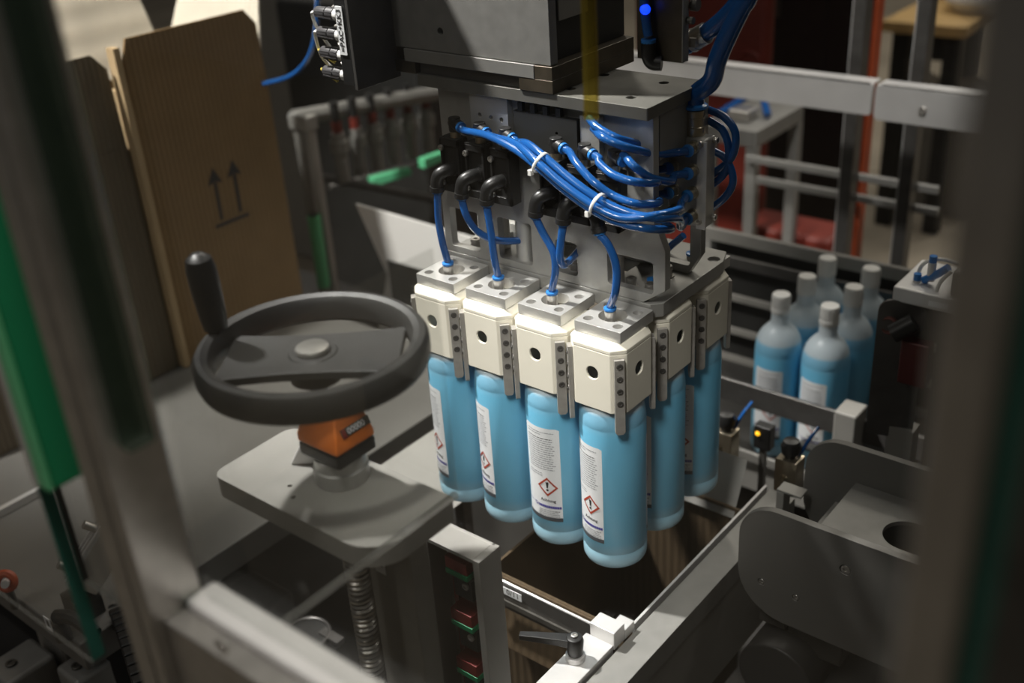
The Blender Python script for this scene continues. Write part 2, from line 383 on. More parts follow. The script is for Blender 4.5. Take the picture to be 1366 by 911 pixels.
for (i, j, az, lb) in ((2, 0, -52, 'blue filled bottle hanging in the front row, third from its left end, right of the label with purple print'),
                       (1, 0, -86, 'blue filled bottle hanging in the front row, second from its left end'),
                       (0, 0, -87, 'bright cyan bottle hanging at the left end of the front row, by the handwheel'),
                       (3, 1, -61, 'blue bottle hanging just behind the nearest one, middle of the right side'),
                       (3, 2, -52, 'blue bottle hanging rearmost on the right side of the gripper head')):
    if i == 2: lb = 'blue filled bottle hanging in the front row, just left of the nearest bottle'
    b = dup(pb, (i * PX, j * PY, BZ), lb); b.rotation_euler.z = math.radians(az)
for (x, y, az, lb) in ((.249, .694, -60, 'white capped blue bottle on the conveyor, front right of the six'),
                       (.157, .692, -50, 'white capped blue bottle on the conveyor, front left of the six'),
                       (.162, .787, -80, 'white capped blue bottle on the conveyor, left of the middle pair'),
                       (.253, .787, -70, 'white capped blue bottle on the conveyor, right of the middle pair'),
                       (.159, .883, -95, 'white capped blue bottle on the conveyor, rear left, highest in the picture'),
                       (.247, .879, -90, 'white capped blue bottle on the conveyor, rear right, beside the dark red bracket')):
    b = dup(pb, (x, y, .505), lb, 'bottles waiting on the conveyor'); b.rotation_euler.z = math.radians(az)

# ---------------------------------------------------------------- gripper cups
GZ = 1.05; HA = .041; HC = .027
def make_cup(label):
    t = thing('gripper_cup', label, 'gripper', (0, 0, 0), 'gripper cups on the head')
    mb = MB()
    zb, zt = -.05, .031
    for (ux, uy) in ((1, 0), (0, 1), (-1, 0), (0, -1)):
        u = V(ux, uy, 0); nrm = V(uy, -ux, 0)
        mb.prism(rrect(-HC, zb, HC, zt), [circ(0, 0, .0085, 20)], nrm * HA, u, (0, 0, 1), -nrm * .0036)
        d = (nrm + u).normalized(); q = V(-d.y, d.x, 0); c = (nrm * HA + u * HC + nrm * HC + u * HA) / 2; hw = (HA - HC) / math.sqrt(2)
        mb.prism(rrect(-hw, zb, hw, zt), [], c, q, (0, 0, 1), -d * .0065)
    octa = [(-HC, -HA), (HC, -HA), (HA, -HC), (HA, HC), (HC, HA), (-HC, HA), (-HA, HC), (-HA, -HC)]
    mb.rings([[V(x, y, zt) for x, y in octa], [V(x, y, .036) for x, y in octa], [V(x * .86, y * .86 , .0425) for x, y in octa]])
    build('block', mb, nylon, t, bevel=.0012)
    mb = MB(); holes = [circ(0, .006, .0178, 28)] + [circ(x, y, .0062, 16) for x, y in ((-.0215, -.0155), (.0215, -.0155), (.0215, .0275), (-.0215, .0275))]
    mb.prism(rrect(-.0335, -.0285, .0335, .0435, .001, 2), holes, (0, 0, .043), (1, 0, 0), (0, 1, 0), (0, 0, .0145)); cp = build('cover_plate', mb, milled, t, bevel=.0004)
    for x, y in ((-.0215, -.0155), (.0215, -.0155), (.0215, .0275), (-.0215, .0275)):
        screw((x, y, .046), (0, 0, 1), .0052, .005, cp, steel)
    mb = MB(); mb.lathe((0, .0, 0), [(.016, .0432), (.016, .045), (.0085, .0455), (.0085, .052), (.0066, .0525), (.0066, .058), (.0071, .0585), (.0071, .0665), (.005, .067)], 18); ft = build('hose_fitting', mb, steel, t)
    mb = MB(); mb.lathe((0, 0, 0), [(.0062, .0668), (.0078, .068), (.0078, .0705), (.0058, .0712)], 18); build('collar', mb, blue_collar, ft)
    for k, (sx, sy) in enumerate(((1, -1), (1, 1), (-1, 1), (-1, -1))):
        d = V(sx, sy, 0).normalized(); q = V(-d.y, d.x, 0); c = V(sx, sy, 0) * ((HA + HC) / 2)
        mb = MB(); h = .0062
        mb.prism([(-h, -.074), (-h + .0025, -.077), (h - .0025, -.077), (h, -.074), (h, .0265), (-h, .0265)], [], c + d * .0002, q, (0, 0, 1), d * .0058)
        f = build('finger', mb, finger_steel, t, bevel=.0006)
        for z in (.018, .001, -.016, -.033): screw(c + d * .0055 + V(0, 0, z), d, .0040, .0016, f, gun)
    return t
cup = make_cup('cream gripper cup at the front corner of the head, above the nearest bottle'); cup.location = (3 * PX, 0, GZ)
for (i, j, lb) in ((2, 0, 'cream gripper cup in the front row, just left of the front corner cup'), (1, 0, 'cream gripper cup in the front row, second from the left'),
                   (0, 0, 'cream gripper cup at the left end of the front row, beside the handwheel'), (3, 1, 'cream gripper cup in the middle of the right side of the head'),
                   (3, 2, 'cream gripper cup at the rear end of the right side of the head')):
    dup(cup, (i * PX, j * PY, GZ), lb)

# ---------------------------------------------------------------- pick head frame
head = thing('pick_head_frame', 'bright machined aluminium frame of plates carrying gripper cups and valves', 'machine frame', (.13, .1, 1.09))
mb = MB()
hl = [rrect(-.008 + .09 * k, .160, .030 + .09 * k, .196, .003, 2) for k in range(3)]
mb.prism([(-.045, .046), (.288, .046), (.3, .058), (.300, .205), (.288, .235), (-.045, .235)], [[(x, y - .05) for x, y in l] for l in hl] + [circ(.286, .205, .008)], (0, 0, 1.0935), (1, 0, 0), (0, 1, 0), (0, 0, .0185)); build('base_plate', mb, frame_alu, head, bevel=.001)
ZB = 1.1125
def window(x0, x1, z0, z1, r=.004): return rrect(x0, z0, x1, z1, r, 3)
out = [(-.045, ZB), (.278, ZB), (.309, ZB + .022), (.309, 1.186), (.293, 1.222), (.293, 1.345), (-.033, 1.345), (-.033, 1.21), (-.045, 1.19)]
mb = MB(); mb.prism(out, [window(-.032, .018, 1.122, 1.178), window(.052, .108, 1.122, 1.180), window(.146, .180, 1.124, 1.168), window(.226, .292, 1.126, 1.168)], (0, .0465, 0), (1, 0, 0), (0, 0, 1), (0, .012, 0)); build('front_plate', mb, frame_alu, head, bevel=.0008)
out = [(-.045, ZB), (.282, ZB), (.300, ZB + .03), (.300, 1.345), (-.033, 1.345), (-.045, 1.2)]
mb = MB(); mb.prism(out, [window(.240, .284, 1.124, 1.184), window(.15, .2, 1.124, 1.175), window(.05, .11, 1.124, 1.175), window(-.03, .02, 1.124, 1.175)], (0, .146, 0), (1, 0, 0), (0, 0, 1), (0, .012, 0)); build('rear_plate', mb, frame_alu, head, bevel=.0008)
mb = MB(); mb.prism(rrect(-.052, .03, .296, .160, .002, 2), [circ(.17, .06, .006), circ(.17, .13, .006), circ(.255, .06, .006), circ(.255, .13, .006)], (0, 0, 1.3455), (1, 0, 0), (0, 1, 0), (0, 0, .0145)); tp = build('mounting_plate', mb, mat('shade_darkened_plate', (.15, .146, .13), .5, .3, .12, 30), head, bevel=.001)  # plate colour darkened to carry the shadow of the housing above
for x, y in ((.17, .06), (.17, .13), (.255, .06), (.255, .13)): screw((x, y, 1.348), (0, 0, 1), .0055, .006, tp, steel_dark)
mb = MB(); mb.bx(.205, .292, .062, .142, 1.29, 1.345); build('spacer_block', mb, alu_dull, head, bevel=.001)
mb = MB(); mb.prism(rrect(.030, 1.272, .0905, 1.3445, .001, 2), [circ(.045, 1.318, .003, 12), circ(.063, 1.317, .003, 12), circ(.080, 1.3165, .003, 12)], (0, .036, 0), (1, 0, 0), (0, 0, 1), (0, .010, 0)); build('valve_plate', mb, milled, head, bevel=.0005)
mb = MB(); mb.prism(rrect(.101, 1.272, .196, 1.332, .001, 2), [circ(.166, 1.312, .002, 10)], (0, .034, 0), (1, 0, 0), (0, 0, 1), (0, .008, 0))
for x in (.108, .127, .146, .165): mb.bx(x, x + .007, .0345, .041, 1.332, 1.343)
build('black_valve_plate', mb, dark_paint, head, bevel=.0005)
mb = MB(); mb.bx(.199, .226, .036, .046, 1.268, 1.338); build('spotted_plate', mb, alu, head, bevel=.0005)
for (x, y) in ((-.012, .072), (.010, .076), (.070, .078), (.094, .080), (.155, .076), (.172, .080), (.243, .074), (.272, .072), (.262, .128), (.08, .13), (-.01, .13)):
    screw((x, y, ZB), (0, 0, 1), .0072, .014, head, steel, 'bolt', True)
for (x, y) in ((-.012, .092), (.022, .094), (.058, .088), (.085, .062), (.19, .066), (.222, .07)):
    mb = MB(); mb.cyl((x, y, ZB + .001), (x, y, 1.25), .0082 if x < .06 else .0115, n=18); build('spacer_post', mb, white if x < .06 else alu, head)

# ---------------------------------------------------------------- valves
def elbow(P, r, col_mat, parent, name):   # banjo elbow from point P[0] turning to P[-1]
    mb = MB(); mb.tube(P, r, 14, 5)
    for a, b in ((P[0], P[1]), (P[-1], P[-2])):
        a = Vector(a); d = (Vector(b) - a).normalized(); mb.cyl(a - d * .0005, a + d * .006, r * 1.13, n=14)
    return build(name, mb, col_mat, parent)
VALVE_X = (.007, .0487, .090, .167, .2085, .250)
VL = ('leftmost of the six black valves, above the left end cup', 'second black valve from the left', 'third black valve from the left, before the gap', 'fourth black valve from the left, just right of the gap', 'fifth black valve from the left, behind the blue tube bundle', 'rightmost black valve, mostly behind the blue tube bundle')
ET = []; EB = []
for k, x in enumerate(VALVE_X):
    dz = -.001 * k
    t = thing('vacuum_valve', VL[k], 'valve', (x, .03, 1.215 + dz), 'vacuum valves on the head')
    mb = MB(); a = x - .0155; b = x + .0155; z0 = 1.216 + dz; z1 = 1.286 + dz
    mb.bx(a, b, .019, .0345, z0, z1)
    mb.bx(a, a + .003, .0145, .019, z0, z1); mb.bx(b - .003, b, .0145, .019, z0, z1); mb.bx(a, b, .0145, .019, z1 - .008, z1); mb.bx(a, b, .0145, .019, z0, z0 + .01)
    build('body', mb, black, t, bevel=.0006)
    mb = MB(); mb.bx(a + .0005, b - .0005, .015, .034, z1 + .0002, z1 + .0022); build('top_cover', mb, dark_paint, t, bevel=.0004)
    screw((a + .0035, .0145, z1 - .011), (0, -1, 0), .004, .004, t, steel); screw((a + .003, .0145, z0 + .012), (0, -1, 0), .0034, .004, t, steel)
    P = [(x + .004, .0185, 1.2475 + dz), (x + .002, .006, 1.2495 + dz), (x - .004, -.003, 1.2455 + dz), (x - .008, -.0045, 1.235 + dz), (x - .009, -.0045, 1.223 + dz)]
    if k == 5: P[-1] = (x + .004, -.008, 1.224 + dz); P[-2] = (x + .000, -.006, 1.236 + dz)
    e = elbow(P, .0084, black, t, 'lower_elbow')
    q = Vector(P[-1]); d = (q - Vector(P[-2])).normalized()
    mb = MB(); mb.cyl(q + d * .0002, q + d * .003, .0072, n=14); build('collar', mb, blue_collar, e); EB.append(q + d * .003)
    mb = MB(); mb.cyl((x + .005, .024, z1 + .0025), (x + .005, .024, z1 + .010), .0068, n=14); build('thread', mb, brass, t)
    dd = V(.93, -.32, -.14).normalized(); c0 = V(x + .005, .024, z1 + .0205)
    mb = MB(); mb.cyl((x + .005, .024, z1 + .0102), (x + .005, .024, z1 + .028), .0078, n=16); mb.cyl(c0 - dd * .005, c0 + dd * .014, .0076, n=16)
    e = build('upper_elbow', mb, black, t, bevel=.001)
    mb = MB(); mb.cyl(c0 + dd * .0142, c0 + dd * .018, .007, n=14); build('collar', mb, blue_collar, e); ET.append((c0 + dd * .017, dd))

# ---------------------------------------------------------------- manifold
man = thing('air_manifold', 'upright aluminium air manifold block at the right end of the head', 'manifold', (.293, .135, 1.19))
mb = MB(); mb.bx(.266, .3185, .120, .1445, 1.190, 1.302); build('body', mb, alu, man, bevel=.003)
mb = MB(); mb.bx(.308, .3205, .1185, .1200, 1.190, 1.300); build('edge_strip', mb, alu_bright, man)
PORTS = []
for (x, z, y) in ((.276, 1.289, .120), (.276, 1.265, .120), (.277, 1.234, .120), (.277, 1.207, .120), (.303, 1.291, .120), (.303, 1.263, .120), (.303, 1.235, .120), (.303, 1.206, .120)):
    mb = MB(); mb.lathe((x, y, z), [(.0082, .0002), (.0082, .0035), (.0070, .004), (.0070, .009), (.0075, .0095), (.0075, .012), (.006, .0125)], 16, (0, -1, 0)); p = build('port', mb, brass, man)
    mb = MB(); mb.lathe((x, y - .0122, z), [(.0066, .0), (.0078, .001), (.0078, .003), (.006, .004)], 14, (0, -1, 0)); build('collar', mb, blue_collar, p)
    PORTS.append(V(x, y - .015, z))
for z in (1.2, 1.297): screw((.3125, .1184, z), (0, -1, 0), .004, .004, man, steel); screw((.3186, .139, z), (1, 0, 0), .004, .005, man, steel)
mb = MB(); mb.lathe((.295, .134, 1.3022), [(.0125, 0), (.0125, .010), (.0115, .011), (.0115, .021), (.0125, .022), (.0125, .030), (.0105, .031)], 20); f = build('hose_fitting', mb, brass, man)
mb = MB(); mb.lathe((.295, .134, 1.3335), [(.0125, 0), (.0150, .001), (.0150, .004), (.0118, .006)], 20); build('collar', mb, blue_collar, f)

# ---------------------------------------------------------------- blue tubes
TR = .0049
def tube(label, pts, r=TR, cat='tube', name='air_tube', group='blue air tubes on the head', m=None):
    mb = MB(); mb.tube(pts, r, 12, 7); return solo(name, mb, m or blue_tube, label, cat, group)
def ap(y, *pp): return [at(a, b, 'y', y if len(c) == 0 else c[0]) for a, b, *c in pp]
fit = [V(i * PX, 0, GZ + .0715) for i in range(4)]
tube('blue tube dropping from the leftmost valve to the left end cup', [EB[0]] + ap(-.004, (585, 292), (590, 322)) + [fit[0]])
tube('blue tube curving from the second valve to the right, through a frame window', [EB[1]] + ap(0, (622, 287, -.006), (636, 308, .004), (660, 320, .02), (690, 321, .05), (712, 316, .075)))
tube('blue tube dropping from the third valve to the second cup', [EB[2]] + ap(-.005, (655, 310), (659, 342)) + [fit[1]])
tube('blue tube bending from the fourth valve down to the third cup', [EB[3]] + ap(-.004, (725, 312), (738, 336), (741, 360)) + [fit[2]])
tube('blue tube dropping from the fifth valve and turning back up in a tight U', [EB[4]] + ap(-.005, (748, 325), (747, 345, -.004), (752, 354, .004), (762, 346, .03), (774, 332, .07)))
tube('blue tube bowing from the rightmost valve down to the front corner cup', [EB[5]] + ap(-.008, (812, 328), (822, 356), (821, 388)) + [fit[3]])
def up(k, label, mid, port): tube(label, [ET[k][0], ET[k][0] + ET[k][1] * .012] + mid + [PORTS[port] + (V(-.018, -.014, -.003) if k > 2 else V(.006, -.024, -.001)), PORTS[port] + V(-.0005, -.001, 0)])
BUN = ap(0, (722, 216, -.022), (757, 246, -.028), (797, 274, -.028), (835, 291, -.022), (872, 298, -.012), (900, 298, .035))
def bun(o): return [p + Vector(o) for p in BUN]
up(0, 'lowest blue tube of the tied bundle, from the leftmost valve to the manifold', ap(0, (650, 181, .0), (688, 200, -.012)) + bun((-.003, -.002, -.0065)), 3)
up(1, 'blue tube in the tied bundle coming from the second valve', ap(0, (688, 192, -.005)) + bun((-.002, -.006, .002))[:4] + ap(0, (872, 288, -.012), (905, 280, .04)), 6)
up(2, 'blue tube in the tied bundle coming from the third valve', ap(0, (704, 192, -.005)) + bun((.003, .003, .0055)), 7)
up(3, 'blue tube from the fourth valve, sagging just above the tied bundle', ap(0, (768, 216, .0), (790, 241, -.01), (818, 261, -.004), (850, 272, .0), (880, 270, .04)), 2)
up(4, 'blue tube from the fifth valve, sagging to the second manifold row', ap(0, (800, 218, .01), (820, 234, .0), (850, 243, .005), (878, 242, .045)), 1)
tube('uppermost blue tube looping from behind the frame to the manifold', ap(0, (786, 158, .03), (797, 170, .02), (825, 185, .02), (860, 194, .06)) + [PORTS[0] + V(-.010, -.012, 0), PORTS[0]])
tube('second blue tube from the top, looping to the upper right manifold port', ap(0, (792, 172, .03), (806, 184, .01), (838, 197, .02), (875, 205, .06)) + [PORTS[4] + V(-.010, -.012, 0), PORTS[4]])
tube('blue tube from the rightmost valve, sagging to the right middle manifold port', [ET[5][0]] + ap(0, (832, 207, .02), (846, 222, .01), (868, 237, .03), (895, 242, .07)) + [PORTS[5] + V(-.010, -.012, 0), PORTS[5]])
tube('blue tube loop behind the manifold, uppermost and widest', ap(.16, (944, 146), (966, 156), (981, 178), (976, 210), (946, 236)), .0048)
tube('blue tube loop behind the manifold, middle one', ap(.16, (945, 160), (964, 174), (972, 200), (967, 230), (946, 250)), .0048)
tube('blue tube loop behind the manifold, lowest one', ap(.16, (945, 198), (968, 212), (978, 240), (968, 262), (946, 280)), .0048)
tube('blue tube end crossing behind the rear plate window', ap(.19, (880, 345), (893, 330), (912, 314)), .0048)
for (cx, cy, y, lb, d) in ((721, 217, -.022, 'clear cable tie on the tube bundle, left of the two', (30, 23)), (797, 272, -.028, 'white cable tie on the tube bundle, right of the two', (30, 20))):
    c = at(cx, cy, 'y', y); ax = (at(cx + d[0], cy + d[1], 'y', y) - at(cx - d[0], cy - d[1], 'y', y)).normalized()
    mb = MB(); mb.torus(c, .0128, .0011, 24, 6, ax, 1.8)
    t = solo('cable_tie', mb, white, lb, 'cable tie', 'cable ties on the tube bundle')
    q = at(cx - 13, cy + 13, 'y', y - .006); mb = MB(); mb.obox(q, (.0025, 0, 0), (0, .003, 0), (0, 0, .0035)); o = build('tie_head', mb, white, t, bevel=.0006)
mb = MB(); mb.tube([V(.295, .134, 1.337), V(.296, .134, 1.35)] + ap(.134, (949, 108), (957, 80), (972, 45), (988, 12), (1004, -22)) + [V(.40, .12, 1.60), V(.43, .10, 1.8)], .0112, 18, 7); solo('air_hose', mb, blue_tube, 'thick blue hose rising from the top of the manifold', 'hose', 'thick blue hoses')
mb = MB(); mb.tube([V(.285, .125, 1.412)] + ap(.135, (915, 62), (930, 50), (950, 38), (972, 18), (990, -6), (1005, -40)), .0100, 18, 7); h2 = solo('air_hose', mb, blue_tube, 'thick blue hose with a clamp leading behind the dark side plate', 'hose', 'thick blue hoses')
a = at(926, 53, 'y', .135); b = at(942, 44, 'y', .135); d = (b - a).normalized(); mb = MB(); mb.cyl(a, b, .0125, n=18); mb.cyl(a - d * .004, a + d * .002, .0135, n=18); mb.bx(a.x + .004, a.x + .012, a.y - .018, a.y - .011, a.z - .004, a.z + .006); build('hose_clamp', mb, steel, h2)

# ---------------------------------------------------------------- lifting carriage above the head
car = thing('lifting_carriage', 'grey cast housing on a greasy slide above the pick head', 'machine head', (.04, .11, 1.36))
mb = MB(); mb.prism(rrect(-.084, 1.3925, .165, 1.80), [circ(-.004, 1.418, .0045, 16)], (0, .03, 0), (1, 0, 0), (0, 0, 1), (0, .014, 0)); mb.bx(-.084, .152, .0445, .20, 1.3925, 1.80); build('housing', mb, head_paint, car, bevel=.001)
mb = MB(); mb.bx(.1525, .1535, .0445, .2, 1.3925, 1.80); build('side_cover', mb, dark_paint, car)
mb = MB(); mb.bx(.1537, .1555, .062, .12, 1.437, 1.8); build('side_panel', mb, grey_paint, car)
mb = MB(); mb.bx(-.068, .1415, .0275, .034, 1.376, 1.392); build('guide_strip', mb, alu_dull, car, bevel=.0006)
mb = MB(); mb.bx(.118, .168, .028, .2, 1.3602, 1.376); mb.bx(.142, .168, .028, .2, 1.376, 1.392); mb.bx(-.092, .118, .0345, .2, 1.3745, 1.392); build('slide_block', mb, greasy, car, bevel=.0008)
mb = MB(); mb.bx(-.10, -.052, .029, .2, 1.3602, 1.376); build('slide_block', mb, greasy, car, bevel=.0008)
mb = MB(); mb.bx(-.05, .116, .036, .2, 1.3602, 1.3742); build('rail', mb, gun, car, bevel=.0006)
sp = thing('hose_side_plate', 'dark upright plate with bright edge and blue lamp beside the housing', 'plate', (.27, .107, 1.394))
mb = MB(); mb.bx(.238, .2965, .100, .1125, 1.394, 1.80); build('plate', mb, greasy, sp)
mb = MB(); mb.bx(.2966, .2978, .100, .1125, 1.394, 1.80); build('bright_edge', mb, alu_dull, sp)
c = at(861, 13, 'y', .088); mb = MB(); mb.lathe(c, [(.0058, 0), (.0058, .003), (.004, .0055), (0, .006)], 18, (.3, -.8, .4)); build('lamp', mb, led_blue, sp)
mb = MB(); mb.tube(ap(.09, (858, -60), (859, 0), (862, 30), (865, 48)), .0055, 12); build('feed_tube', mb, blue_tube, sp)
mb = MB(); p = at(865, 52, 'y', .09); mb.cyl(p, p - V(0, 0, .004), .0085, n=16); build('collar', mb, blue_collar, sp)
p = at(865, 56, 'y', .09); mb = MB(); mb.tube([p, p - V(0, 0, .014), p + V(.004, .002, -.023), p + V(.014, .006, -.024)], .0085, 14); build('elbow_fitting', mb, black, sp)
for (px, py) in ((902, 88), (907, 22)):
    pass
for (px, py, r) in ((917, 27, .004), (923, 6, .007)):
    q = at(px, py, 'x', .298); mb = MB(); mb.cyl(q, q + V(.008, 0, 0), r, n=12); build('hex_bolt', mb, steel_dark, sp)

# ---------------------------------------------------------------- connector box
cb = thing('connector_box', 'dark sensor junction box with round connectors and white label', 'junction box', (-.1, 0, 1.355))
mb = MB(); mb.bx(-.113, -.0925, -.04, .036, 1.356, 1.62); build('body', mb, black, cb, bevel=.001)
mb = MB(); mb.bx(-.092, -.0865, -.041, .037, 1.352, 1.62); build('side_cover', mb, gun, cb, bevel=.001)
mb = MB(); o = V(-.1045, -.0412, 1.425); mb.prism(rrect(-.0062, -.030, .0062, .0295, .001, 2), [], o, (1, 0, 0), (0, 0, 1), (0, .001, 0)); pl = build('label_plate', mb, paper, cb)
mb = MB(); add_text(mb, '=PAC+KK3', .0108, o + V(.0002, -.0003, 0), (0, 0, 1), (-1, 0, 0)); tx = build('lettering', mb, ink, pl)
for k in range(4):
    z = 1.4415 - .0248 * k
    for y in (-.032, .004):
        c = V(-.113, y, z); mb = MB()
        mb.lathe(c, [(.0074, .0067), (.0082, .0075), (.0082, .020), (.0066, .0205), (.0066, .022), (.0076, .0225), (.0070, .040), (.004, .044)], 14, (-1, 0, .03))
        for q in range(7):
            a = 2 * math.pi * q / 7; mb.cyl(c + V(-.009, .0080 * math.cos(a), .0080 * math.sin(a)), c + V(-.039, .0070 * math.cos(a), .0070 * math.sin(a)), .001, n=4)
        cn = build('connector', mb, connector_m, cb)
        mb = MB(); mb.lathe(c, [(.0078, .0002), (.0078, .0065)], 16, (-1, 0, 0)); build('washer_ring', mb, white, cn)
        if k < 2:
            mb = MB(); mb.tube([c + V(-.044, 0, .001), c + V(-.056, .004, -.004), c + V(-.058, .012, -.025 - .01 * k), c + V(-.046, .022, -.055)], .0022, 8); build('cable', mb, white if y < 0 else grey_paint, cn)
        else:
            mb = MB(); mb.tube([c + V(-.044, 0, .001), c + V(-.051, .003, .001), c + V(-.054, .012, -.006), c + V(-.050, .026, -.02)], .0022, 8); build('cable', mb, yellow_m if y < 0 else white, cn)
mb = MB(); mb.tube(ap(.2, (424, -5, .4), (420, 50, .4), (408, 82, .4), (386, 102, .4), (352, 112, .4)), .005, 10); solo('cable', mb, blue_tube, 'blue cable running down behind the connector box', 'cable')
# ---------------------------------------------------------------- handwheel and lifting spindle
zb_ = .898; F_ = at(453, 630, 'z', zb_); x0 = at(401, 605, 'z', zb_).x; x1 = F_.x; y0 = F_.y; y1 = at(508, 599, 'z', zb_).y
WX, WY, WZ = -.063, -.197, 1.060

hw = thing('handwheel', 'large dark grey two-spoke handwheel with upright black crank handle', 'handwheel', (WX, WY, WZ - .03))
mb = MB(); prof = [(.1465, -.022), (.150, -.012), (.150, .006), (.145, .014), (.138, .016), (.130, .013), (.125, .004), (.126, -.018), (.131, -.024), (.141, -.025), (.1465, -.022)]
mb.lathe((WX, WY, WZ), prof, 64, c0=False, c1=False); build('rim', mb, rubber, hw)
wd = V(.78, .62, 0); wn = V(-.62, .78, 0)   # web runs roughly along the picture plane
mb = MB(); top = []; N = 14
for sgn in (1, -1):
    for k in range(N + 1):
        a = -1 + 2 * k / N; s = a * .128 * sgn; wdt = (.052 + .012 * a * a) * sgn
        p2 = (s, wdt); L = math.hypot(*p2)
        if L > .128: p2 = (p2[0] * .128 / L, p2[1] * .128 / L)
        top.append(p2)
mb.prism(top[::-1], [], (WX, WY, WZ - .016), wd, wn, (0, 0, .012)); build('web', mb, rubber, hw, bevel=.002)
mb = MB(); mb.lathe((WX, WY, WZ), [(.034, -.04), (.034, -.006), (.030, -.002), (.022, -.0015)], 28); build('hub', mb, rubber, hw)
mb = MB(); mb.lathe((WX, WY, WZ), [(.0215, -.002), (.0225, .002), (.021, .005), (.012, .0065), (0, .0068)], 28); build('hub_cap', mb, steel, hw)
hp = V(WX, WY, WZ) - wd * .128 + wn * .06; hp = at(306, 442, 'z', WZ + .014)
rimdir = (hp - V(WX, WY, WZ)); rimdir.z = 0
hp = V(WX, WY, WZ + .014) + rimdir.normalized() * .138
mb = MB(); ld = V(-.03, -.03, 1).normalized()
mb.lathe(hp, [(.009, 0), (.0155, .004), (.0175, .02), (.0195, .06), (.0195, .088), (.0165, .102), (.008, .109), (0, .110)], 24, ld); build('crank_handle', mb, black, hw)
pi = thing('position_indicator', 'orange digital position indicator on black base under the handwheel', 'indicator', (WX, WY, zb_))
mb = MB(); mb.bx(x0, x1, y0, y1, zb_, zb_ + .021); build('base', mb, black, pi, bevel=.004)
mb = MB(); z0, z1, z2 = zb_ + .0215, zb_ + .034, zb_ + .070
mb.rings([[V(x0, y0, z0), V(x1, y0, z0), V(x1, y1, z0), V(x0, y1, z0)], [V(x0, y0, z1), V(x1, y0, z1 - .004), V(x1, y1, z1 - .004), V(x0, y1, z1)], [V(x0 + .004, y0 + .020, z2), V(x1 - .018, y0 + .020, z2), V(x1 - .018, y1 - .004, z2), V(x0 + .004, y1 - .004, z2)]])
build('cover', mb, orange, pi, bevel=.003)
A = V(x1, 0, z1 - .004); B = V(x1 - .018, 0, z2); vv = (B - A).normalized(); nn = V(-vv.z, 0, vv.x) * -1
if nn.x < 0: nn = -nn
c = A * .62 + B * .38; c.y = (y0 + y1) / 2 + .008
mb = MB(); mb.obox(c + nn * .0006, V(0, .025, 0), vv * .0062, nn * .0008); wn_ = build('counter_window', mb, steel_dark, pi, bevel=.0005)
mb = MB(); add_text(mb, '00000', .0125, c + nn * .0022, (0, 1, 0), vv); build('digits', mb, paper, wn_)
mb = MB(); mb.obox(c + nn * .0016 - V(0, .021, 0), V(0, .003, 0), vv * .0060, nn * .0006); build('digit_wheel', mb, red_plastic, wn_)
mb = MB(); mb.cyl((WX, WY, z2 - .003), (WX, WY, WZ - .042), .012, n=20); build('shaft', mb, steel, pi)
lp = thing('lift_plate', 'grey cast lift plate with rounded corners carrying the handwheel shaft', 'bracket', (-.06, -.2, .824))
mb = MB(); mb.prism(rrect(-.223, -.282, .101, -.133, (.02, .055, .010, .02), 8), [circ(-.083, -.2535, .0035, 10), circ(-.107, -.2385, .0035, 10)], (0, 0, .824), (1, 0, 0), (0, 1, 0), (0, 0, .032)); build('plate', mb, alu_cast, lp, bevel=.005)
mb = MB(); mb.lathe(((x0 + x1) / 2, (y0 + y1) / 2, .856), [(.038, .0003), (.038, .022), (.0355, .025), (.0355, .040), (.032, .0415)], 36); build('flange', mb, alu, lp, bevel=.001)
mb = MB(); q = at(398, 622, 'z', .8563); mb.prism([(0, 0), (.034, 0), (.034, .03), (.020, .034)], [], q + V(-.012, -.004, 0), (.8, .6, 0), (0, 0, 1), (-.009, .012, 0)); build('clamp_block', mb, alu_bright, lp, bevel=.002)
sx, sy = -.035, -.205
ls = thing('lead_screw', 'steel lead screw with coarse round threads below the lift plate', 'spindle', (sx, sy, -.19))
mb = MB(); mb.cyl((sx, sy, -.189), (sx, sy, .823), .0145, n=20); build('core', mb, gun, ls)
mb = MB(); H = []; turns = 46; n = 22
for k in range(turns * n + 1):
    a = 2 * math.pi * k / n; H.append(V(sx + .0152 * math.cos(a), sy + .0152 * math.sin(a), .43 + .39 * k / (turns * n)))
mb.tube(H, .0031, 6, smooth=False); build('thread', mb, steel, ls)
mb = MB(); mb.lathe((sx, sy, .42), [(.024, -.60), (.026, -.006), (.022, .004), (.016, .006)], 24); build('bearing_collar', mb, greasy, ls)
lc = thing('lift_column', 'grey upright column housing behind the lead screw', 'column', (-.02, -.12, -.19))
mb = MB(); mb.bx(-.085, .030, -.165, -.125, -.188, .823); build('housing', mb, grey_paint, lc, bevel=.004)
mb = MB(); q = at(507, 752, 'y', -.1655); mb.prism(rrect(-.010, -.016, .010, .016), [], q, (1, 0, 0), (0, 0, 1), (0, -.001, 0)); pl = build('plate_label', mb, paper, lc)
mb = MB(); mb.prism(circ(0, 0, .007, 3, math.pi / 2), [circ(0, 0, .0045, 3, math.pi / 2)], q + V(0, -.0012, 0), (1, 0, 0), (0, 0, 1), (0, -.0003, 0)); build('warning_triangle', mb, ink, pl)
ch = thing('sensor_channel', 'open grey channel post holding red and green switch blocks', 'post', (.03, -.05, -.19))
mb = MB(); mb.bx(-.03, .0715, -.036, -.030, -.188, .70); mb.bx(.066, .0785, -.078, -.030, -.188, .70); mb.bx(-.030, -.026, -.078, -.036, -.188, .70); build('channel', mb, alu_cast, ch, bevel=.001)
mb = MB(); mb.bx(-.026, .066, -.078, -.036, .694, .70); build('top_flange', mb, alu_cast, ch)
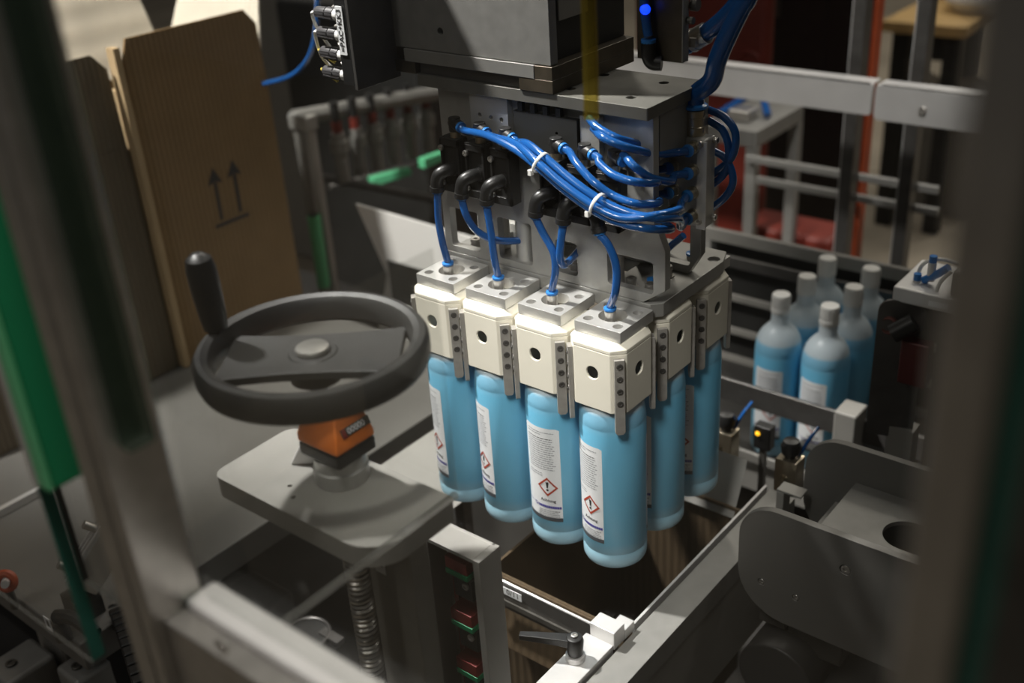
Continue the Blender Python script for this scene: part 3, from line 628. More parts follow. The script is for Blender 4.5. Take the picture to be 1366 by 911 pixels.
for z in (.655, .555, .455):
    mb = MB(); mb.bx(.004, .046, -.072, -.037, z, z + .022); s = build('switch_block', mb, red_plastic, ch, bevel=.001)
    mb = MB(); mb.bx(.004, .047, -.073, -.037, z - .010, z - .0003); build('green_base', mb, green, s, bevel=.001)
    mb = MB(); mb.bx(.014, .05, -.068, -.037, z - .05, z - .0105); build('black_housing', mb, black, s, bevel=.001)
    screw((.040, -.0685, z - .022), (0, -1, 0), .006, .004, s, steel)
mb = MB(); mb.bx(-.006, .003, -.05, -.037, .31, .69); build('cable_strip', mb, red_plastic, ch)

# the lift unit stands in front of the head, its wheel about 22 cm across
for r, p in ((hw, (0.1962, -0.3986, 1.2048)), (pi, (0.1962, -0.3986, 1.1071)), (lp, (0.1984, -0.4008, 1.0524)), (ls, (0.2169, -0.4045, 0.302)), (lc, (0.228, -0.3416, 0.302)), (ch, (0.265, -0.2898, 0.302))):
    r.location = p; r.scale = (.74, .74, .74)
# ---------------------------------------------------------------- packing case in the well
pc = thing('packing_case', 'open brown cardboard case in the well below the hanging bottles', 'cardboard box', (.14, .1, .36))
mb = MB(); x0, x1, y0, y1, z0, z1 = .082, .318, -.062, .262, .362, .682; t = .004
mb.bx(x0, x1, y0, y1, z0, z0 + t); mb.bx(x0, x1, y0, y0 + t, z0, z1); mb.bx(x0, x1, y1 - t, y1, z0, z1); mb.bx(x0, x0 + t, y0, y1, z0, z1); mb.bx(x1 - t, x1, y0, y1, z0, z1)
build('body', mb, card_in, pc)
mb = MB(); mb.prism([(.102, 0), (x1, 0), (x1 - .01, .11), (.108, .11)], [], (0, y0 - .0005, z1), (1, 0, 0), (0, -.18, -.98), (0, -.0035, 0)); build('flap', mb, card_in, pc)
gf = thing('guide_rail', 'thin steel guide sheet with shiny bent edge in front of the case', 'guide rail', (.2, -.09, .62))
mb = MB(); mb.prism([(.102, .655), (.316, .655), (.334, .672), (.322, .683), (.300, .7), (.102, .7)], [], (0, -.0885, 0), (1, 0, 0), (0, 0, 1), (0, -.0025, 0)); build('sheet', mb, gun, gf)
mb = MB(); mb.tube([(.102, -.0892, .7012), (.300, -.0892, .7012), (.318, -.0892, .688)], .0020, 8, smooth=False); build('bent_edge', mb, alu_bright, gf)
mb = MB(); mb.bx(.102, .318, -.0945, -.0912, .664, .672); build('lower_bead', mb, steel_dark, gf)
q = at(683, 792, 'y', -.0925); mb = MB(); mb.prism(rrect(-.022, -.0062, .017, .0062), [], q, (1, 0, 0), (0, 0, 1), (0, -.0008, 0)); pl = build('label_plate', mb, paper, gf)
mb = MB(); add_text(mb, '0/11', .0130, q + V(.002, -.0010, 0), (1, 0, 0), (0, 0, 1), bold=.004); build('lettering', mb, ink, pl)
sr = thing('side_rail', 'long dull grey steel rail running away beside the packing case', 'rail', (.36, .05, .66))
mb = MB(); mb.bx(.335, .377, -.42, .31, .664, .70); build('bar', mb, alu_dull, sr, bevel=.001)
mb = MB(); mb.bx(.3265, .3300, -.06, .31, .664, .704); build('inner_strip', mb, alu_bright, sr)
mb = MB(); mb.bx(.371, .376, -.42, .30, .52, .6635); build('side_sheet', mb, grey_paint, sr)
ck = thing('clamp_lever', 'black clamping lever on a bright stop block at the rail', 'clamp', (.31, -.14, .70))
mb = MB(); mb.bx(.296, .3335, -.112, -.088, .7005, .728); mb.bx(.312, .334, -.088, -.066, .7005, .716); build('stop_block', mb, alu_bright, ck, bevel=.001)
mb = MB(); mb.bx(.290, .332, -.29, -.112, .690, .708); build('clamp_bar', mb, alu_bright, ck, bevel=.001)
mb = MB(); mb.cyl((.306, -.158, .7085), (.306, -.158, .716), .0125, n=20); build('washer', mb, alu_bright, ck)
mb = MB(); p = V(.306, -.158, .7165); mb.lathe(p, [(.0095, 0), (.0105, .008), (.0115, .022), (.010, .028), (.005, .029)], 18)
d = V(-.88, -.47, 0); mb.rings([[p + d * s + V(-d.y, d.x, 0) * (a * wv) + V(0, 0, zc + b * hv) for a, b in ((-1, -1), (1, -1), (1, 1), (-1, 1))] for s, wv, hv, zc in ((.004, .008, .006, .020), (.02, .007, .0055, .021), (.05, .0055, .0045, .022), (.07, .0045, .004, .022))])
lv = build('lever', mb, black, ck, bevel=.0015); screw(p + V(0, 0, .0292), (0, 0, 1), .0045, .002, lv, steel)
# funnel sheets around the well
P2 = at(997, 615, 'z', .735); P3 = at(978, 692, 'z', .668); e = V(-.20, 0, 0); nz = V(0, .0006, .0014)
mb = MB(); mb.rings([[P2 + e, P2, P3, P3 + e], [P2 + e + nz, P2 + nz, P3 + nz, P3 + e + nz]]); fs = thing('funnel_sheet', 'grey slanted funnel sheet behind the packing case, beneath the right-hand bottles', 'metal sheet', (P2.x - .1, P2.y - .03, .3)); build('sheet', mb, alu_cast, fs)
mb = MB(); mb.bx(P2.x - .12, P2.x - .10, P2.y - .04, P2.y - .025, .302, .708); build('leg', mb, steel_dark, fs)
mb = MB(); mb.obox((-.125, .11, .70), (.070, 0, -.018), (0, .14, 0), (.0004, 0, .0015)); fs = thing('funnel_sheet', 'pale slanted funnel sheet left of the packing case, behind the grey channel post', 'metal sheet', (-.125, .11, .3)); build('sheet', mb, alu_cast, fs)
mb = MB(); mb.bx(-.135, -.115, .10, .12, .302, .698); build('leg', mb, steel_dark, fs)
mb = MB(); h_ = at(1043, 692, 'z', .7005); x, y = h_.x - .006, h_.y; mb.bx(x, x + .012, y - .012, y + .012, .7005, .755); mb.bx(x, x + .038, y - .012, y + .012, .755, .759); solo('hook_bracket', mb, alu_cast, 'small L-shaped stop bracket standing at the far end of the side rail', 'bracket', bevel=.0015)

# ---------------------------------------------------------------- right-hand bracket
rb = thing('roller_bracket', 'grey aluminium bracket of two rounded side plates joined by a slotted cross plate', 'bracket', (.6, .2, .65))
mb = MB(); SC = ((.5407, .7826, .0072), (.4282, .7094, .0048), (.4785, .7066, .0048))
mb.prism(rrect(.3925, .654, .98, .831, (.070, 0, 0, .053), 8), [circ(x, z, r, 16) for x, z, r in SC], (0, .1, 0), (1, 0, 0), (0, 0, 1), (0, .011, 0)); fp = build('side_plate', mb, cast_dark, rb, bevel=.0012)
for x, z, r in SC: screw((x, .1035, z), (0, -1, 0), r * .88, .003, fp, steel)
mb = MB(); mb.prism(rrect(.400, .663, .98, .8386, (.070, 0, 0, .053), 8), [], (0, .283, 0), (1, 0, 0), (0, 0, 1), (0, .011, 0)); build('side_plate', mb, cast_dark, rb, bevel=.0012)
mb = MB(); mb.prism(rrect(.4766, .1115, .98, .2825), [rrect(.548, .176, .672, .238, .0309, 8)], (0, 0, .777), (1, 0, 0), (0, 1, 0), (0, 0, .007)); build('cross_plate', mb, alu_dull, rb, bevel=.0008)
mb = MB(); mb.bx(.45, .4755, .1115, .2825, .728, .74); build('tie_bar', mb, alu_cast, rb)
c = at(935, 850, 'y', .16); mb = MB(); mb.cyl((.465, .08, .57), (.465, .34, .57), .055, n=40); solo('roller', mb, bed_m, 'dim pale drive roller half hidden below the rounded bracket', 'roller', bevel=.004)
mb = MB(); mb.cyl((.56, .08, .52), (.56, .34, .52), .06, n=40); solo('roller', mb, bed_m, 'dark drive roller at the lower right under the bracket', 'roller', bevel=.004)
mb = MB(); mb.bx(.42, .46, .115, .20, .628, .653); mb.bx(.462, .54, .12, .18, .60, .653); solo('motor_block', mb, steel_dark, 'dark motor block fixed under the rounded bracket', 'motor', bevel=.003)
# sensors between the case and the conveyor
for (px, py, y, lb) in ((968, 590, .42, 'small brass-coloured sensor block with black knob, right behind the rearmost hanging bottle'), (1053, 628, .36, 'small metal sensor block with black knob, left of the rounded bracket')):
    c = at(px, py, 'y', y); t = thing('sensor_block', lb, 'sensor', (c.x, c.y, c.z - .03))
    mb = MB(); mb.prism(rrect(-.018, -.034, .018, .026, .002, 2), [circ(-.002, -.006, .006, 14)], c + V(0, -.015, 0), (1, 0, 0), (0, 0, 1), (0, .030, 0)); build('body', mb, brass, t, bevel=.001)
    mb = MB(); mb.lathe(c, [(.009, .0262), (.009, .032), (.014, .034), (.016, .046), (.012, .056), (.004, .058)], 18); build('knob', mb, black, t)
    mb = MB(); mb.tube([c + V(.01, .01, .027), c + V(.018, .02, .05), c + V(.02, .05, .06)], .003, 8); build('cable', mb, blue_tube, t)
    mb = MB(); mb.cyl((c.x, c.y, .302), (c.x, c.y, c.z - .0345), .008, n=12); build('stem', mb, steel_dark, t)
c = at(1011, 578, 'y', .44); t = thing('indicator_lamp', 'small black sensor with glowing amber lamp between the two sensor blocks', 'lamp', (c.x, c.y, c.z - .03))
mb = MB(); mb.bx(c.x - .008, c.x + .022, c.y, c.y + .02, c.z - .03, c.z + .014); build('body', mb, black, t, bevel=.002)
mb = MB(); mb.lathe(c, [(.0042, .0003), (.0042, .002), (.002, .004), (0, .0042)], 14, (0, -1, 0)); build('lamp', mb, led_amber, t)
mb = MB(); mb.bx(c.x + .002, c.x + .012, c.y + .004, c.y + .014, .302, c.z - .0305); build('stem', mb, steel_dark, t)

# ---------------------------------------------------------------- cartons on the table
def carton(name, label, X, y0, y1, z0, zc, z1, depth, white_in):
    card = globals()['card'] if white_in else card_glare
    t = thing(name, label, 'cardboard box', (X - depth / 2, (y0 + y1) / 2, z0), 'cartons on the table')
    e = .006; mb = MB()
    mb.bx(X - e, X, y0 + .0125, y1, z0, zc); mb.bx(X - depth, X - depth + e, y0 + .0125, y1, z0, zc); mb.bx(X - depth + e, X - e, y1 - e, y1, z0, zc); mb.bx(X - depth + e, X - e, y0 + .0125, y1 - e, z0, z0 + e)
    build('body', mb, card, t)
    mb = MB(); mb.bx(X - depth, X + .003, y0, y0 + .012, z0, zc + (z1 - zc) * .38); mb.bx(X - .022, X + .0015, y0 + .0005, y0 + .0135, zc + (z1 - zc) * .38, z1 - .012); build('cut_edge_panel', mb, card_edge, t)
    mb = MB(); mb.prism([(y0 + .014, zc + .0005), (y1, zc + .0005), (y1 - .004, z1 - .03), (y1 - .03, z1), (y0 + .03, z1), (y0 + .018, z1 - .035)], [], (X - .0005, 0, 0), (0, 1, 0), (0, 0, 1), (-.005, 0, 0)); build('flap', mb, card, t)
    mb = MB(); mb.prism([(y0 + .014, 0), (y1, 0), (y1 - .02, .2), (y0 + .03, .2)], [], (X - depth, 0, zc), (0, 1, 0), (-.25, 0, .97), (.005, 0, 0)); build('flap', mb, card_white if white_in else card, t)
    mb = MB(); mb.prism([(X - depth, 0), (X - .01, 0), (X - .05, .17), (X - depth + .03, .17)], [], (0, y1 - .0055, zc), (1, 0, 0), (0, .35 if white_in else -.3, .93), (0, -.004, 0)); build('flap', mb, card_white if white_in else card, t)
    return t
cx = carton('carton', 'tall brown carton with two printed up arrows and open pale-lined top', -.865, .098, .425, .652, 1.165, 1.312, .34, True)
mb = MB()
def arrow(py0, py1):
    a = at(*py0, 'x', -.8648); b = at(*py1, 'x', -.8648); u = V(0, 1, 0); k = V(0, (b - a).y, (b - a).z); L = k.length; k.normalize(); s = V(0, k.z, -k.y)
    for pl in ([(-.0035, 0), (.0035, 0), (.0035, L - .03), (-.0035, L - .03)], [(-.017, L - .034), (0, L - .028), (.017, L - .034), (0, L)]):
        mb.prism(pl, [], a, s, k, (.0006, 0, 0))
arrow((296, 293), (283, 224)); arrow((321, 282), (309, 213))
a = at(288, 303, 'x', -.8648); b = at(332, 285, 'x', -.8648); k = (b - a).normalized(); mb.prism([(0, -.0035), ((b - a).length, -.0035), ((b - a).length, .0035), (0, .0035)], [], a, k, V(0, -k.z, k.y), (.0006, 0, 0))
build('printed_arrows', mb, ink, cx)
carton('carton', 'brown carton with glare-greyed colour at the left, half behind the near guard post, lower flap', -.881, -.32, .093, .652, 1.12, 1.295, .30, False)
mb = MB(); mb.bx(-1.75, -.315, -.488, .44, .60, .65); struct('table_top', mb, mat('table_sheet', (.155, .15, .14), .5, .2, .06, 10), .003)
mb = MB(); mb.bx(-.71, -.70, -.488, -.30, .6505, .664); o = build('table_lip', mb, alu_bright); o['kind'] = 'structure'
# ---------------------------------------------------------------- guard door frame close to the camera
gp = thing('guard_post', 'brown-grey steel guard post standing at the left, close to the camera', 'post', (.35, -.68, 0), 'guard posts')
mb = MB(); mb.bx(.320, .341, -.700, -.655, .0, 2.3); build('bar', mb, steel, gp, bevel=.003)
mb = MB(); mb.bx(.3412, .3448, -.694, -.664, .0, 2.3); build('groove_seal', mb, dark_paint, gp)
mb = MB(); mb.bx(.345, .3575, -.700, -.655, .0, 2.3); build('outer_bar', mb, steel, gp, bevel=.003)
mb = MB(); mb.bx(.358, .371, -.688, -.668, 1.335, 2.3); build('glass_gasket', mb, glassy('smoky_green_seal', (.60, .68, .63), .10, .3, .3, (.10, .14, .11)), gp, bevel=.002)
gp2 = thing('guard_post', 'blurred brown steel guard post at the right edge, nearest the camera', 'post', (.9, -.68, 0), 'guard posts')
mb = MB(); mb.bx(.853, .872, -.705, -.655, 0, 2.3); build('bar', mb, steel, gp2, bevel=.003)
mb = MB(); mb.bx(.8722, .8795, -.700, -.660, 0, 2.3); build('edge_seal', mb, green_edge, gp2)
mb = MB(); mb.bx(.8797, .95, -.705, -.655, 0, 2.3); build('outer_bar', mb, steel_dark, gp2, bevel=.003)
gb = thing('guard_crossbar', 'bright steel crossbar running from the left guard post to the lower edge', 'crossbar', (.6, -.67, 1.16))
mb = MB(); mb.bx(.358, .8525, -.672, -.645, 1.168, 1.2); build('bar', mb, alu_bright, gb, bevel=.004)
mb = MB(); mb.bx(.358, .8525, -.690, -.6725, 1.130, 1.194); build('front_plate', mb, steel, gb, bevel=.002)
q = at(298, 862, 'y', -.6905); screw(q, (0, -1, 0), .006, .002, gb, steel)
mb = MB(); mb.bx(.3725, .8525, -.662, -.657, 1.2005, 2.3); gw = thing('guard_window', 'clear guard window above the crossbar between both posts', 'window', (.61, -.66, 1.2)); build('pane', mb, pane_m, gw)
mb = MB(); mb.prism([(-.644, 1.093), (-.36, 1.093), (-.36, 1.345), (-.644, 1.345)], [], (.33, 0, 0), (0, 1, 0), (0, 0, 1), (-.0025, 0, 0)); t = thing('acrylic_screen', 'clear acrylic side screen reaching from the crossbar over the handwheel', 'screen', (.33, -.5, 1.09)); build('pane', mb, acryl, t)
for (z, h) in ((1.087, .0055),):
    mb = MB(); mb.bx(.324, .330, -.644, -.36, z, z + h); build('cut_edge', mb, acryl_edge, t)
gd = thing('glass_door', 'thick glass door leaf with dark green cut edge at the lower left', 'glass door', (.1, -.70, 1.1))
mb = MB(); mb.prism([(-.75, 1.111), (.2570, 1.111), (.2570, 2.3), (-.75, 2.3)], [], (0, -.704, 0), (1, 0, 0), (0, 0, 1), (0, .010, 0)); build('glass', mb, pane_m, gd)
mb = MB(); mb.bx(.2572, .2579, -.704, -.693, 1.111, 2.3); build('green_edge', mb, green_edge, gd)
mb = MB(); mb.bx(-.75, .2570, -.7045, -.7035, 1.1095, 1.1108); build('bottom_edge', mb, acryl_edge, gd)
g2 = thing('glass_door', 'thin clear pane hanging behind the green profile, lower left', 'glass door', (.2, -.625, 1.0), None)
mb = MB(); mb.prism([(.131, 1.085), (.322, 1.085), (.322, 2.2), (.131, 2.2)], [], (0, -.640, 0), (1, 0, 0), (0, 0, 1), (0, .005, 0)); build('glass', mb, acryl, g2)
mb = MB(); mb.bx(.1302, .1309, -.640, -.635, 1.085, 2.2); build('side_edge', mb, dark_paint, g2)
mb = MB(); mb.bx(.131, .322, -.6405, -.6348, 1.0835, 1.0849); build('bottom_edge', mb, acryl_edge, g2)
gr = thing('green_profile', 'long green upright profile strip beside the left guard post', 'profile', (.267, -.68, 1.277))
mb = MB(); mb.bx(.258, .277, -.700, -.664, 1.277, 2.3); build('strip', mb, green, gr, bevel=.003)
mb = MB(); mb.bx(.262, .277, -.7045, -.7003, 1.277, 2.3); build('light_strip', mb, green_light, gr, bevel=.002)
mb = MB(); mb.bx(.254, .2618, -.7045, -.7003, 1.277, 2.3); build('steel_strip', mb, alu_bright, gr)
mb = MB(); mb.tube([at(789, 158, 'y', -.18), at(788, 100, 'y', -.18), at(785, 0, 'y', -.18), at(783, -120, 'y', -.18)], .007, 10); solo('yellow_reflection', mb, glassy('faint_yellow_reflection', (.78, .70, .34), .10, .3, .3, (.5, .38, .05)), 'yellow glass reflection shaped as a translucent strand in front of the grey housing', 'reflection')  # yellow reflection in the glass, modelled as a translucent strand

# ---------------------------------------------------------------- machine bed and lower left machinery
mb = MB(); mb.bx(-1.9, 1.5, -.62, 1.08, .27, .30); struct('machine_bed', mb, bed_m)
mb = MB(); mb.bx(-1.85, 1.45, -.6, 1.06, 0, .27); struct('machine_base', mb, bed_m)
pc_ = thing('pneumatic_cylinder', 'square ribbed aluminium cylinder seen through the glass at the lower left', 'cylinder', (-.02, -.5, .6))
e0 = at(104, 782, 'z', .70); e1 = at(160, 695, 'z', .79); c = (e0 + e1) / 2; ax = (e1 - e0).normalized(); sd = ax.cross(V(0, 0, 1)).normalized(); un = sd.cross(ax)
mb = MB(); mb.obox(c, ax * .05, sd * .024, un * .022); build('barrel', mb, alu, pc_, bevel=.002)
for k in (-1, 0, 1):
    mb = MB(); mb.obox(c + un * .0235 + sd * (.013 * k), ax * .049, sd * .0025, un * .0013); build('rib', mb, alu_bright, pc_)
mb = MB(); mb.cyl(c + ax * .0505, c + ax * .07, .012, n=16); build('rod', mb, steel, pc_)
for k in (-1, 1):
    mb = MB(); mb.cyl(c + ax * (.036 * k) + un * .0225, c + ax * (.036 * k) + un * .042, .006, n=12); build('fitting', mb, steel, pc_)
mb = MB(); mb.bx(e0.x - .02, e0.x + .02, e0.y - .02, e0.y + .02, .6505, .69); build('foot', mb, steel_dark, pc_)
c = at(40, 850, 'z', .55); ca = thing('cast_bearing_block', 'dark grey cast bearing blocks with socket screws at the lower left corner', 'bearing block', (c.x, c.y, .3))
for (px, py, sx_, sy_, lb) in ((25, 880, .035, .04, 0), (85, 835, .04, .03, 1), (110, 885, .03, .03, 2)):
    q = at(px, py, 'z', .56); mb = MB(); mb.bx(q.x - sx_, q.x + sx_, q.y - sy_, q.y + sy_, .302, .56); b = build('block', mb, alu_dull if lb != 1 else grey_paint, ca, bevel=.008)
    screw((q.x, q.y - sy_ * .3, .5605), (0, 0, 1), .008, .004, b, steel_dark)
lvq = at(76, 822, 'z', .69); tl = thing('clamp_lever', 'dark lever with a small pale square label behind the lower left glass', 'lever', (lvq.x, lvq.y, .651))
e = at(128, 846, 'z', .69); mb = MB(); mb.tube([lvq, (lvq + e) / 2 + V(0, 0, .012), e], .010, 10); build('arm', mb, dark_paint, tl)
mb = MB(); mb.cyl((lvq.x, lvq.y, .6505), (lvq.x, lvq.y, .68), .012, n=12); build('stem', mb, steel_dark, tl)
mb = MB(); mb.prism(rrect(-.008, -.011, .008, .011), [rrect(-.005, -.008, .005, .008)], lvq + V(-.004, -.0125, -.006), (1, 0, 0), (0, 0, 1), (0, -.001, 0)); build('label_frame', mb, paper, tl)
kp = at(8, 775, 'z', .70); kn = thing('pull_ring', 'small red ring on a chrome pin at the far left edge', 'ring', (kp.x, kp.y, .66))
mb = MB(); mb.torus(kp, .012, .006, 20, 8, (.6, -.7, .3)); build('ring', mb, red_orange, kn)
mb = MB(); mb.cyl(kp, kp + V(.02, -.01, .01), .006, n=12); build('pin', mb, alu_bright, kn)
mb = MB(); mb.cyl((kp.x, kp.y, .6505), (kp.x, kp.y, kp.z - .006), .006, n=10); build('stem', mb, steel_dark, kn)
dc = thing('drag_chain', 'black jointed cable chain behind the foot of the left guard post', 'cable chain', (0, -.5, .3))
P = spline([at(150, 775, 'z', .62), at(165, 815, 'z', .64), at(180, 855, 'z', .66), at(200, 915, 'z', .68), at(215, 960, 'z', .68)], 5)
for i in range(len(P) - 1):
    d = (P[i + 1] - P[i]); L = d.length; d.normalize(); s = V(d.y, -d.x, 0).normalized(); mb = MB(); mb.obox((P[i] + P[i + 1]) / 2, d * L * .42, s * .020, d.cross(s) * .012); build('link', mb, black, dc, bevel=.003)
mb = MB(); mb.tube(P, .006, 8); build('cable', mb, blue_tube, dc)
# machinery glimpsed below the lift plate
for (px, py, zz, r, lb) in ((408, 840, .50, .040, 'dim black round motor cap with ring below the lift plate'),):
    q = at(px, py, 'z', zz); t = thing('motor', lb, 'motor', (q.x, q.y, .3))
    mb = MB(); mb.cyl((q.x, q.y, .302), (q.x, q.y, zz - .01), r, n=28); build('body', mb, dark_paint, t, bevel=.003)
    mb = MB(); mb.torus((q.x, q.y, zz - .009), r * .92, .003, 32, 8); mb.obox((q.x + r * .9, q.y + .02, zz - .012), (.022, 0, 0), (0, .008, 0), (0, 0, .005)); build('ring', mb, gun, t)
    mb = MB(); mb.obox((q.x + r * .4, q.y - r * .9, zz - .04), (.012, 0, 0), (0, .01, 0), (0, 0, .02)); build('plug', mb, steel_dark, t)
q = at(330, 800, 'z', .45); mb = MB(); mb.bx(q.x - .06, q.x + .05, q.y - .06, q.y + .06, .302, .45); solo('gearbox', mb, bed_m, 'dark gearbox below the table edge, seen behind the crossbar', 'gearbox', bevel=.006)

# ---------------------------------------------------------------- bottle conveyor behind
cv = thing('bottle_conveyor', 'dark conveyor track carrying the six white-capped bottles', 'conveyor', (.4, .8, .3))
mb = MB(); mb.bx(-.12, 1.4, .63, .95, .47, .5035); build('belt', mb, bed_m, cv, bevel=.002)
mb = MB(); mb.bx(-.12, 1.4, .622, .6295, .44, .515); build('side_frame', mb, grey_paint, cv)
mb = MB(); mb.bx(-.12, 1.4, .951, .96, .44, .515); build('side_frame', mb, grey_paint, cv)
for x in (-.05, .6, 1.2):
    mb = MB(); mb.bx(x, x + .05, .66, .92, .302, .4695); build('leg', mb, steel_dark, cv)
def rail(label, y, z, h, d, m, x0=-.16, x1=1.3, posts=()):
    t = thing('guide_rail', label, 'guide rail', ((x0 + x1) / 2, y, z), 'bottle guide rails')
    mb = MB(); mb.bx(x0, x1, y, y + d, z, z + h); build('bar', mb, m, t, bevel=.002)
    for px in posts:
        mb = MB(); mb.cyl((px, y + d + .006, .302), (px, y + d + .006, z + h), .0055, n=12); build('support_rod', mb, steel, t)
rail('dark guide rail crossing in front of the six bottles', .60, .635, .046, .008, gun)
rail('thin pale guide rail low in front of the six bottles', .604, .525, .010, .006, grey_paint)
rail('pale guide rail above and behind the bottles', .96, .775, .028, .012, grey_paint)
rail('dark guide rail just behind the bottle shoulders', .96, .722, .026, .008, gun)
rail('lower pale guide rail behind the bottles, seen at their left', .958, .645, .016, .008, grey_paint)
rail('lowest pale guide rail behind the bottles', .958, .565, .016, .008, grey_paint)
mb = MB(); mb.bx(-.16, 1.3, 1.00, 1.01, .45, .76); solo('back_panel', mb, dark_paint, 'dark panel closing the conveyor behind the guide rails', 'panel')
# dark red camera bracket and nozzle head
sb = thing('stopper_bracket', 'dark upright plate with dark red block right of the bottles', 'bracket', (.45, .46, .75))
mb = MB(); mb.prism(rrect(-.034, -.125, .034, .105, (.004, .004, .02, .02), 4), [], at(1196, 487, 'y', .46), (.95, .3, 0), (0, 0, 1), (-.002, .006, 0)); build('plate', mb, gun, sb, bevel=.001)
mb = MB(); c = at(1212, 482, 'y', .445); mb.bx(c.x - .012, c.x + .030, c.y - .008, c.y + .014, c.z - .035, c.z + .035); build('red_block', mb, mat('dark_red_anodised', (.085, .014, .013), .4, .2), sb, bevel=.003)
c = at(1186, 434, 'y', .455); mb = MB(); mb.torus(c, .012, .003, 20, 8, (0, 1, 0)); build('ring_bolt', mb, mat('worn_red_steel', (.2, .08, .07), .4, .6), sb)
mb = MB(); c = at(1195, 620, 'y', .46); mb.bx(c.x - .02, c.x + .02, c.y, c.y + .03, .302, .775); build('stand', mb, grey_paint, sb)
nh = thing('nozzle_head', 'bright metal sensor head with blue tube and curved white hoses', 'sensor', (.5, .46, .96))
c = at(1250, 400, 'y', .47); mb = MB(); mb.bx(c.x - .06, c.x + .07, c.y - .012, c.y + .10, c.z - .012, c.z + .012); build('head_plate', mb, alu_bright, nh, bevel=.003)
mb = MB(); mb.bx(c.x - .035, c.x + .07, c.y + .0, c.y + .08, c.z - .07, c.z - .0125); build('lower_body', mb, steel_dark, nh, bevel=.004)
mb = MB(); mb.bx(c.x + .018, c.x + .07, c.y - .006, c.y + .06, c.z + .0125, c.z + .05); build('side_block', mb, alu_dull, nh, bevel=.004)
for px, py in ((1222, 385), (1243, 362)):
    q = at(px, py, 'y', .49); mb = MB(); mb.cyl(q - V(0, 0, .014), q + V(0, 0, .014), .006, n=12); p_ = build('post', mb, alu_bright, nh)
    mb = MB(); mb.cyl(q + V(0, 0, .0142), q + V(0, 0, .024), .0055, n=12); build('blue_tip', mb, blue_collar, p_)
mb = MB(); mb.tube([at(1232, 374, 'y', .49), at(1248, 367, 'y', .488), at(1266, 357, 'y', .485)], .0058, 12); build('blue_tube', mb, blue_collar, nh)
mb = MB(); mb.tube([at(1222, 372, 'y', .5), at(1232, 352, 'y', .5), at(1255, 346, 'y', .5), at(1280, 352, 'y', .5)], .0028, 8); build('white_hose', mb, white, nh)
mb = MB(); mb.tube([at(1246, 402, 'y', .47), at(1254, 378, 'y', .475), at(1270, 362, 'y', .48)], .0028, 8); build('white_hose', mb, white, nh)
q = at(1252, 407, 'y', .457); mb = MB(); mb.prism(rrect(-.014, -.004, .014, .004), [], q, (1, 0, 0), (0, 0, 1), (0, -.001, 0)); build('small_label', mb, paper, nh)
mb = MB(); q = at(1220, 430, 'y', .44); mb.cyl(q, q + V(-.025, -.012, -.02), .014, n=18); build('lens_tube', mb, black, nh)
mb = MB(); mb.bx(c.x + .0, c.x + .05, c.y + .03, c.y + .06, .302, c.z - .071); build('stand', mb, dark_paint, nh)
c = at(1126, 566, 'y', .56); mb = MB(); mb.bx(c.x - .020, c.x + .02, c.y, c.y + .05, .302, c.z + .02); solo('spacer_block', mb, grey_paint, 'pale blurred block below the six bottles, above the rounded bracket', 'block', bevel=.004)

# ---------------------------------------------------------------- distant right: grey rail, red machine, posts, workbench
gbm = thing('grey_guard_beam', 'pale grey two-piece beam crossing the upper right background', 'beam', (0, 1.2, 1.0), None)
mb = MB(); mb.prism(rrect(-1.1, 1.015, .092, 1.080, .006), [], (0, 1.2, 0), (1, 0, 0), (0, 0, 1), (0, .012, 0)); mb.bx(-1.1, .09, 1.2, 1.25, 1.078, 1.080); build('beam_segment', mb, alu_bright, gbm, bevel=.002)
mb = MB(); mb.prism(rrect(.099, 1.008, 1.3, 1.080, .010), [], (0, 1.2, 0), (1, 0, 0), (0, 0, 1), (0, .012, 0)); mb.bx(.101, 1.3, 1.2, 1.25, 1.078, 1.080); s = build('beam_segment', mb, alu_bright, gbm, bevel=.002)
screw((.20, 1.1995, 1.04), (0, -1, 0), .008, .004, s, steel)
for px in (1146, 1232):
    a = at(px, 20, 'y', 1.35); a0 = at(px - 8, 310, 'y', 1.35); t = thing('aluminium_post', 'silver upright post in the right background, ' + ('left one beside the orange strip' if px == 1146 else 'right one in front of the workbench'), 'post', (a.x, 1.35, 0), None)
    mb = MB(); mb.bx(a.x - .014, a.x + .014, 1.35, 1.39, 0, 1.9); build('post', mb, gun, t, bevel=.002)
    mb = MB(); mb.bx(a.x - .0165, a.x - .0145, 1.352, 1.372, 0, 1.9); build('bright_edge', mb, alu_bright, t)
a = at(1160, 60, 'y', 1.5); mb = MB(); mb.bx(a.x - .012, a.x + .012, 1.5, 1.54, 0, 1.9); solo('orange_post', mb, red_orange, 'thin orange-red upright post beside the silver post', 'post', bevel=.003)
rm = thing('red_machine', 'dull red machine body standing behind the manifold', 'machine', (-.6, 2.1, 0))
a = at(900, 60, 'y', 1.9); b = at(1024, 60, 'y', 1.9); c0 = at(1010, 300, 'y', 1.9)
mb = MB(); mb.bx(a.x - .15, b.x, 1.9, 1.96, .0, 1.6); build('body', mb, red, rm, bevel=.03)
q = at(1000, 85, 'y', 1.9); mb = MB(); mb.torus((q.x, 1.897, q.z), .035, .006, 24, 8, (0, 1, 0)); build('round_boss', mb, red, rm)
mb = MB(); a = at(985, 300, 'y', 1.75); b = at(1112, 290, 'y', 1.75); mb.bx(a.x, b.x, 1.75, 1.899, 0, a.z + .01); build('foot', mb, red, rm, bevel=.02)
wt = thing('white_stand', 'pale steel stand with cluttered top between the manifold and red machine', 'stand', (-.35, 1.5, 0))
a = at(985, 172, 'y', 1.45); mb = MB(); mb.bx(a.x - .11, a.x + .05, 1.45, 1.72, a.z - .045, a.z); build('top_plate', mb, alu_dull, wt, bevel=.004)
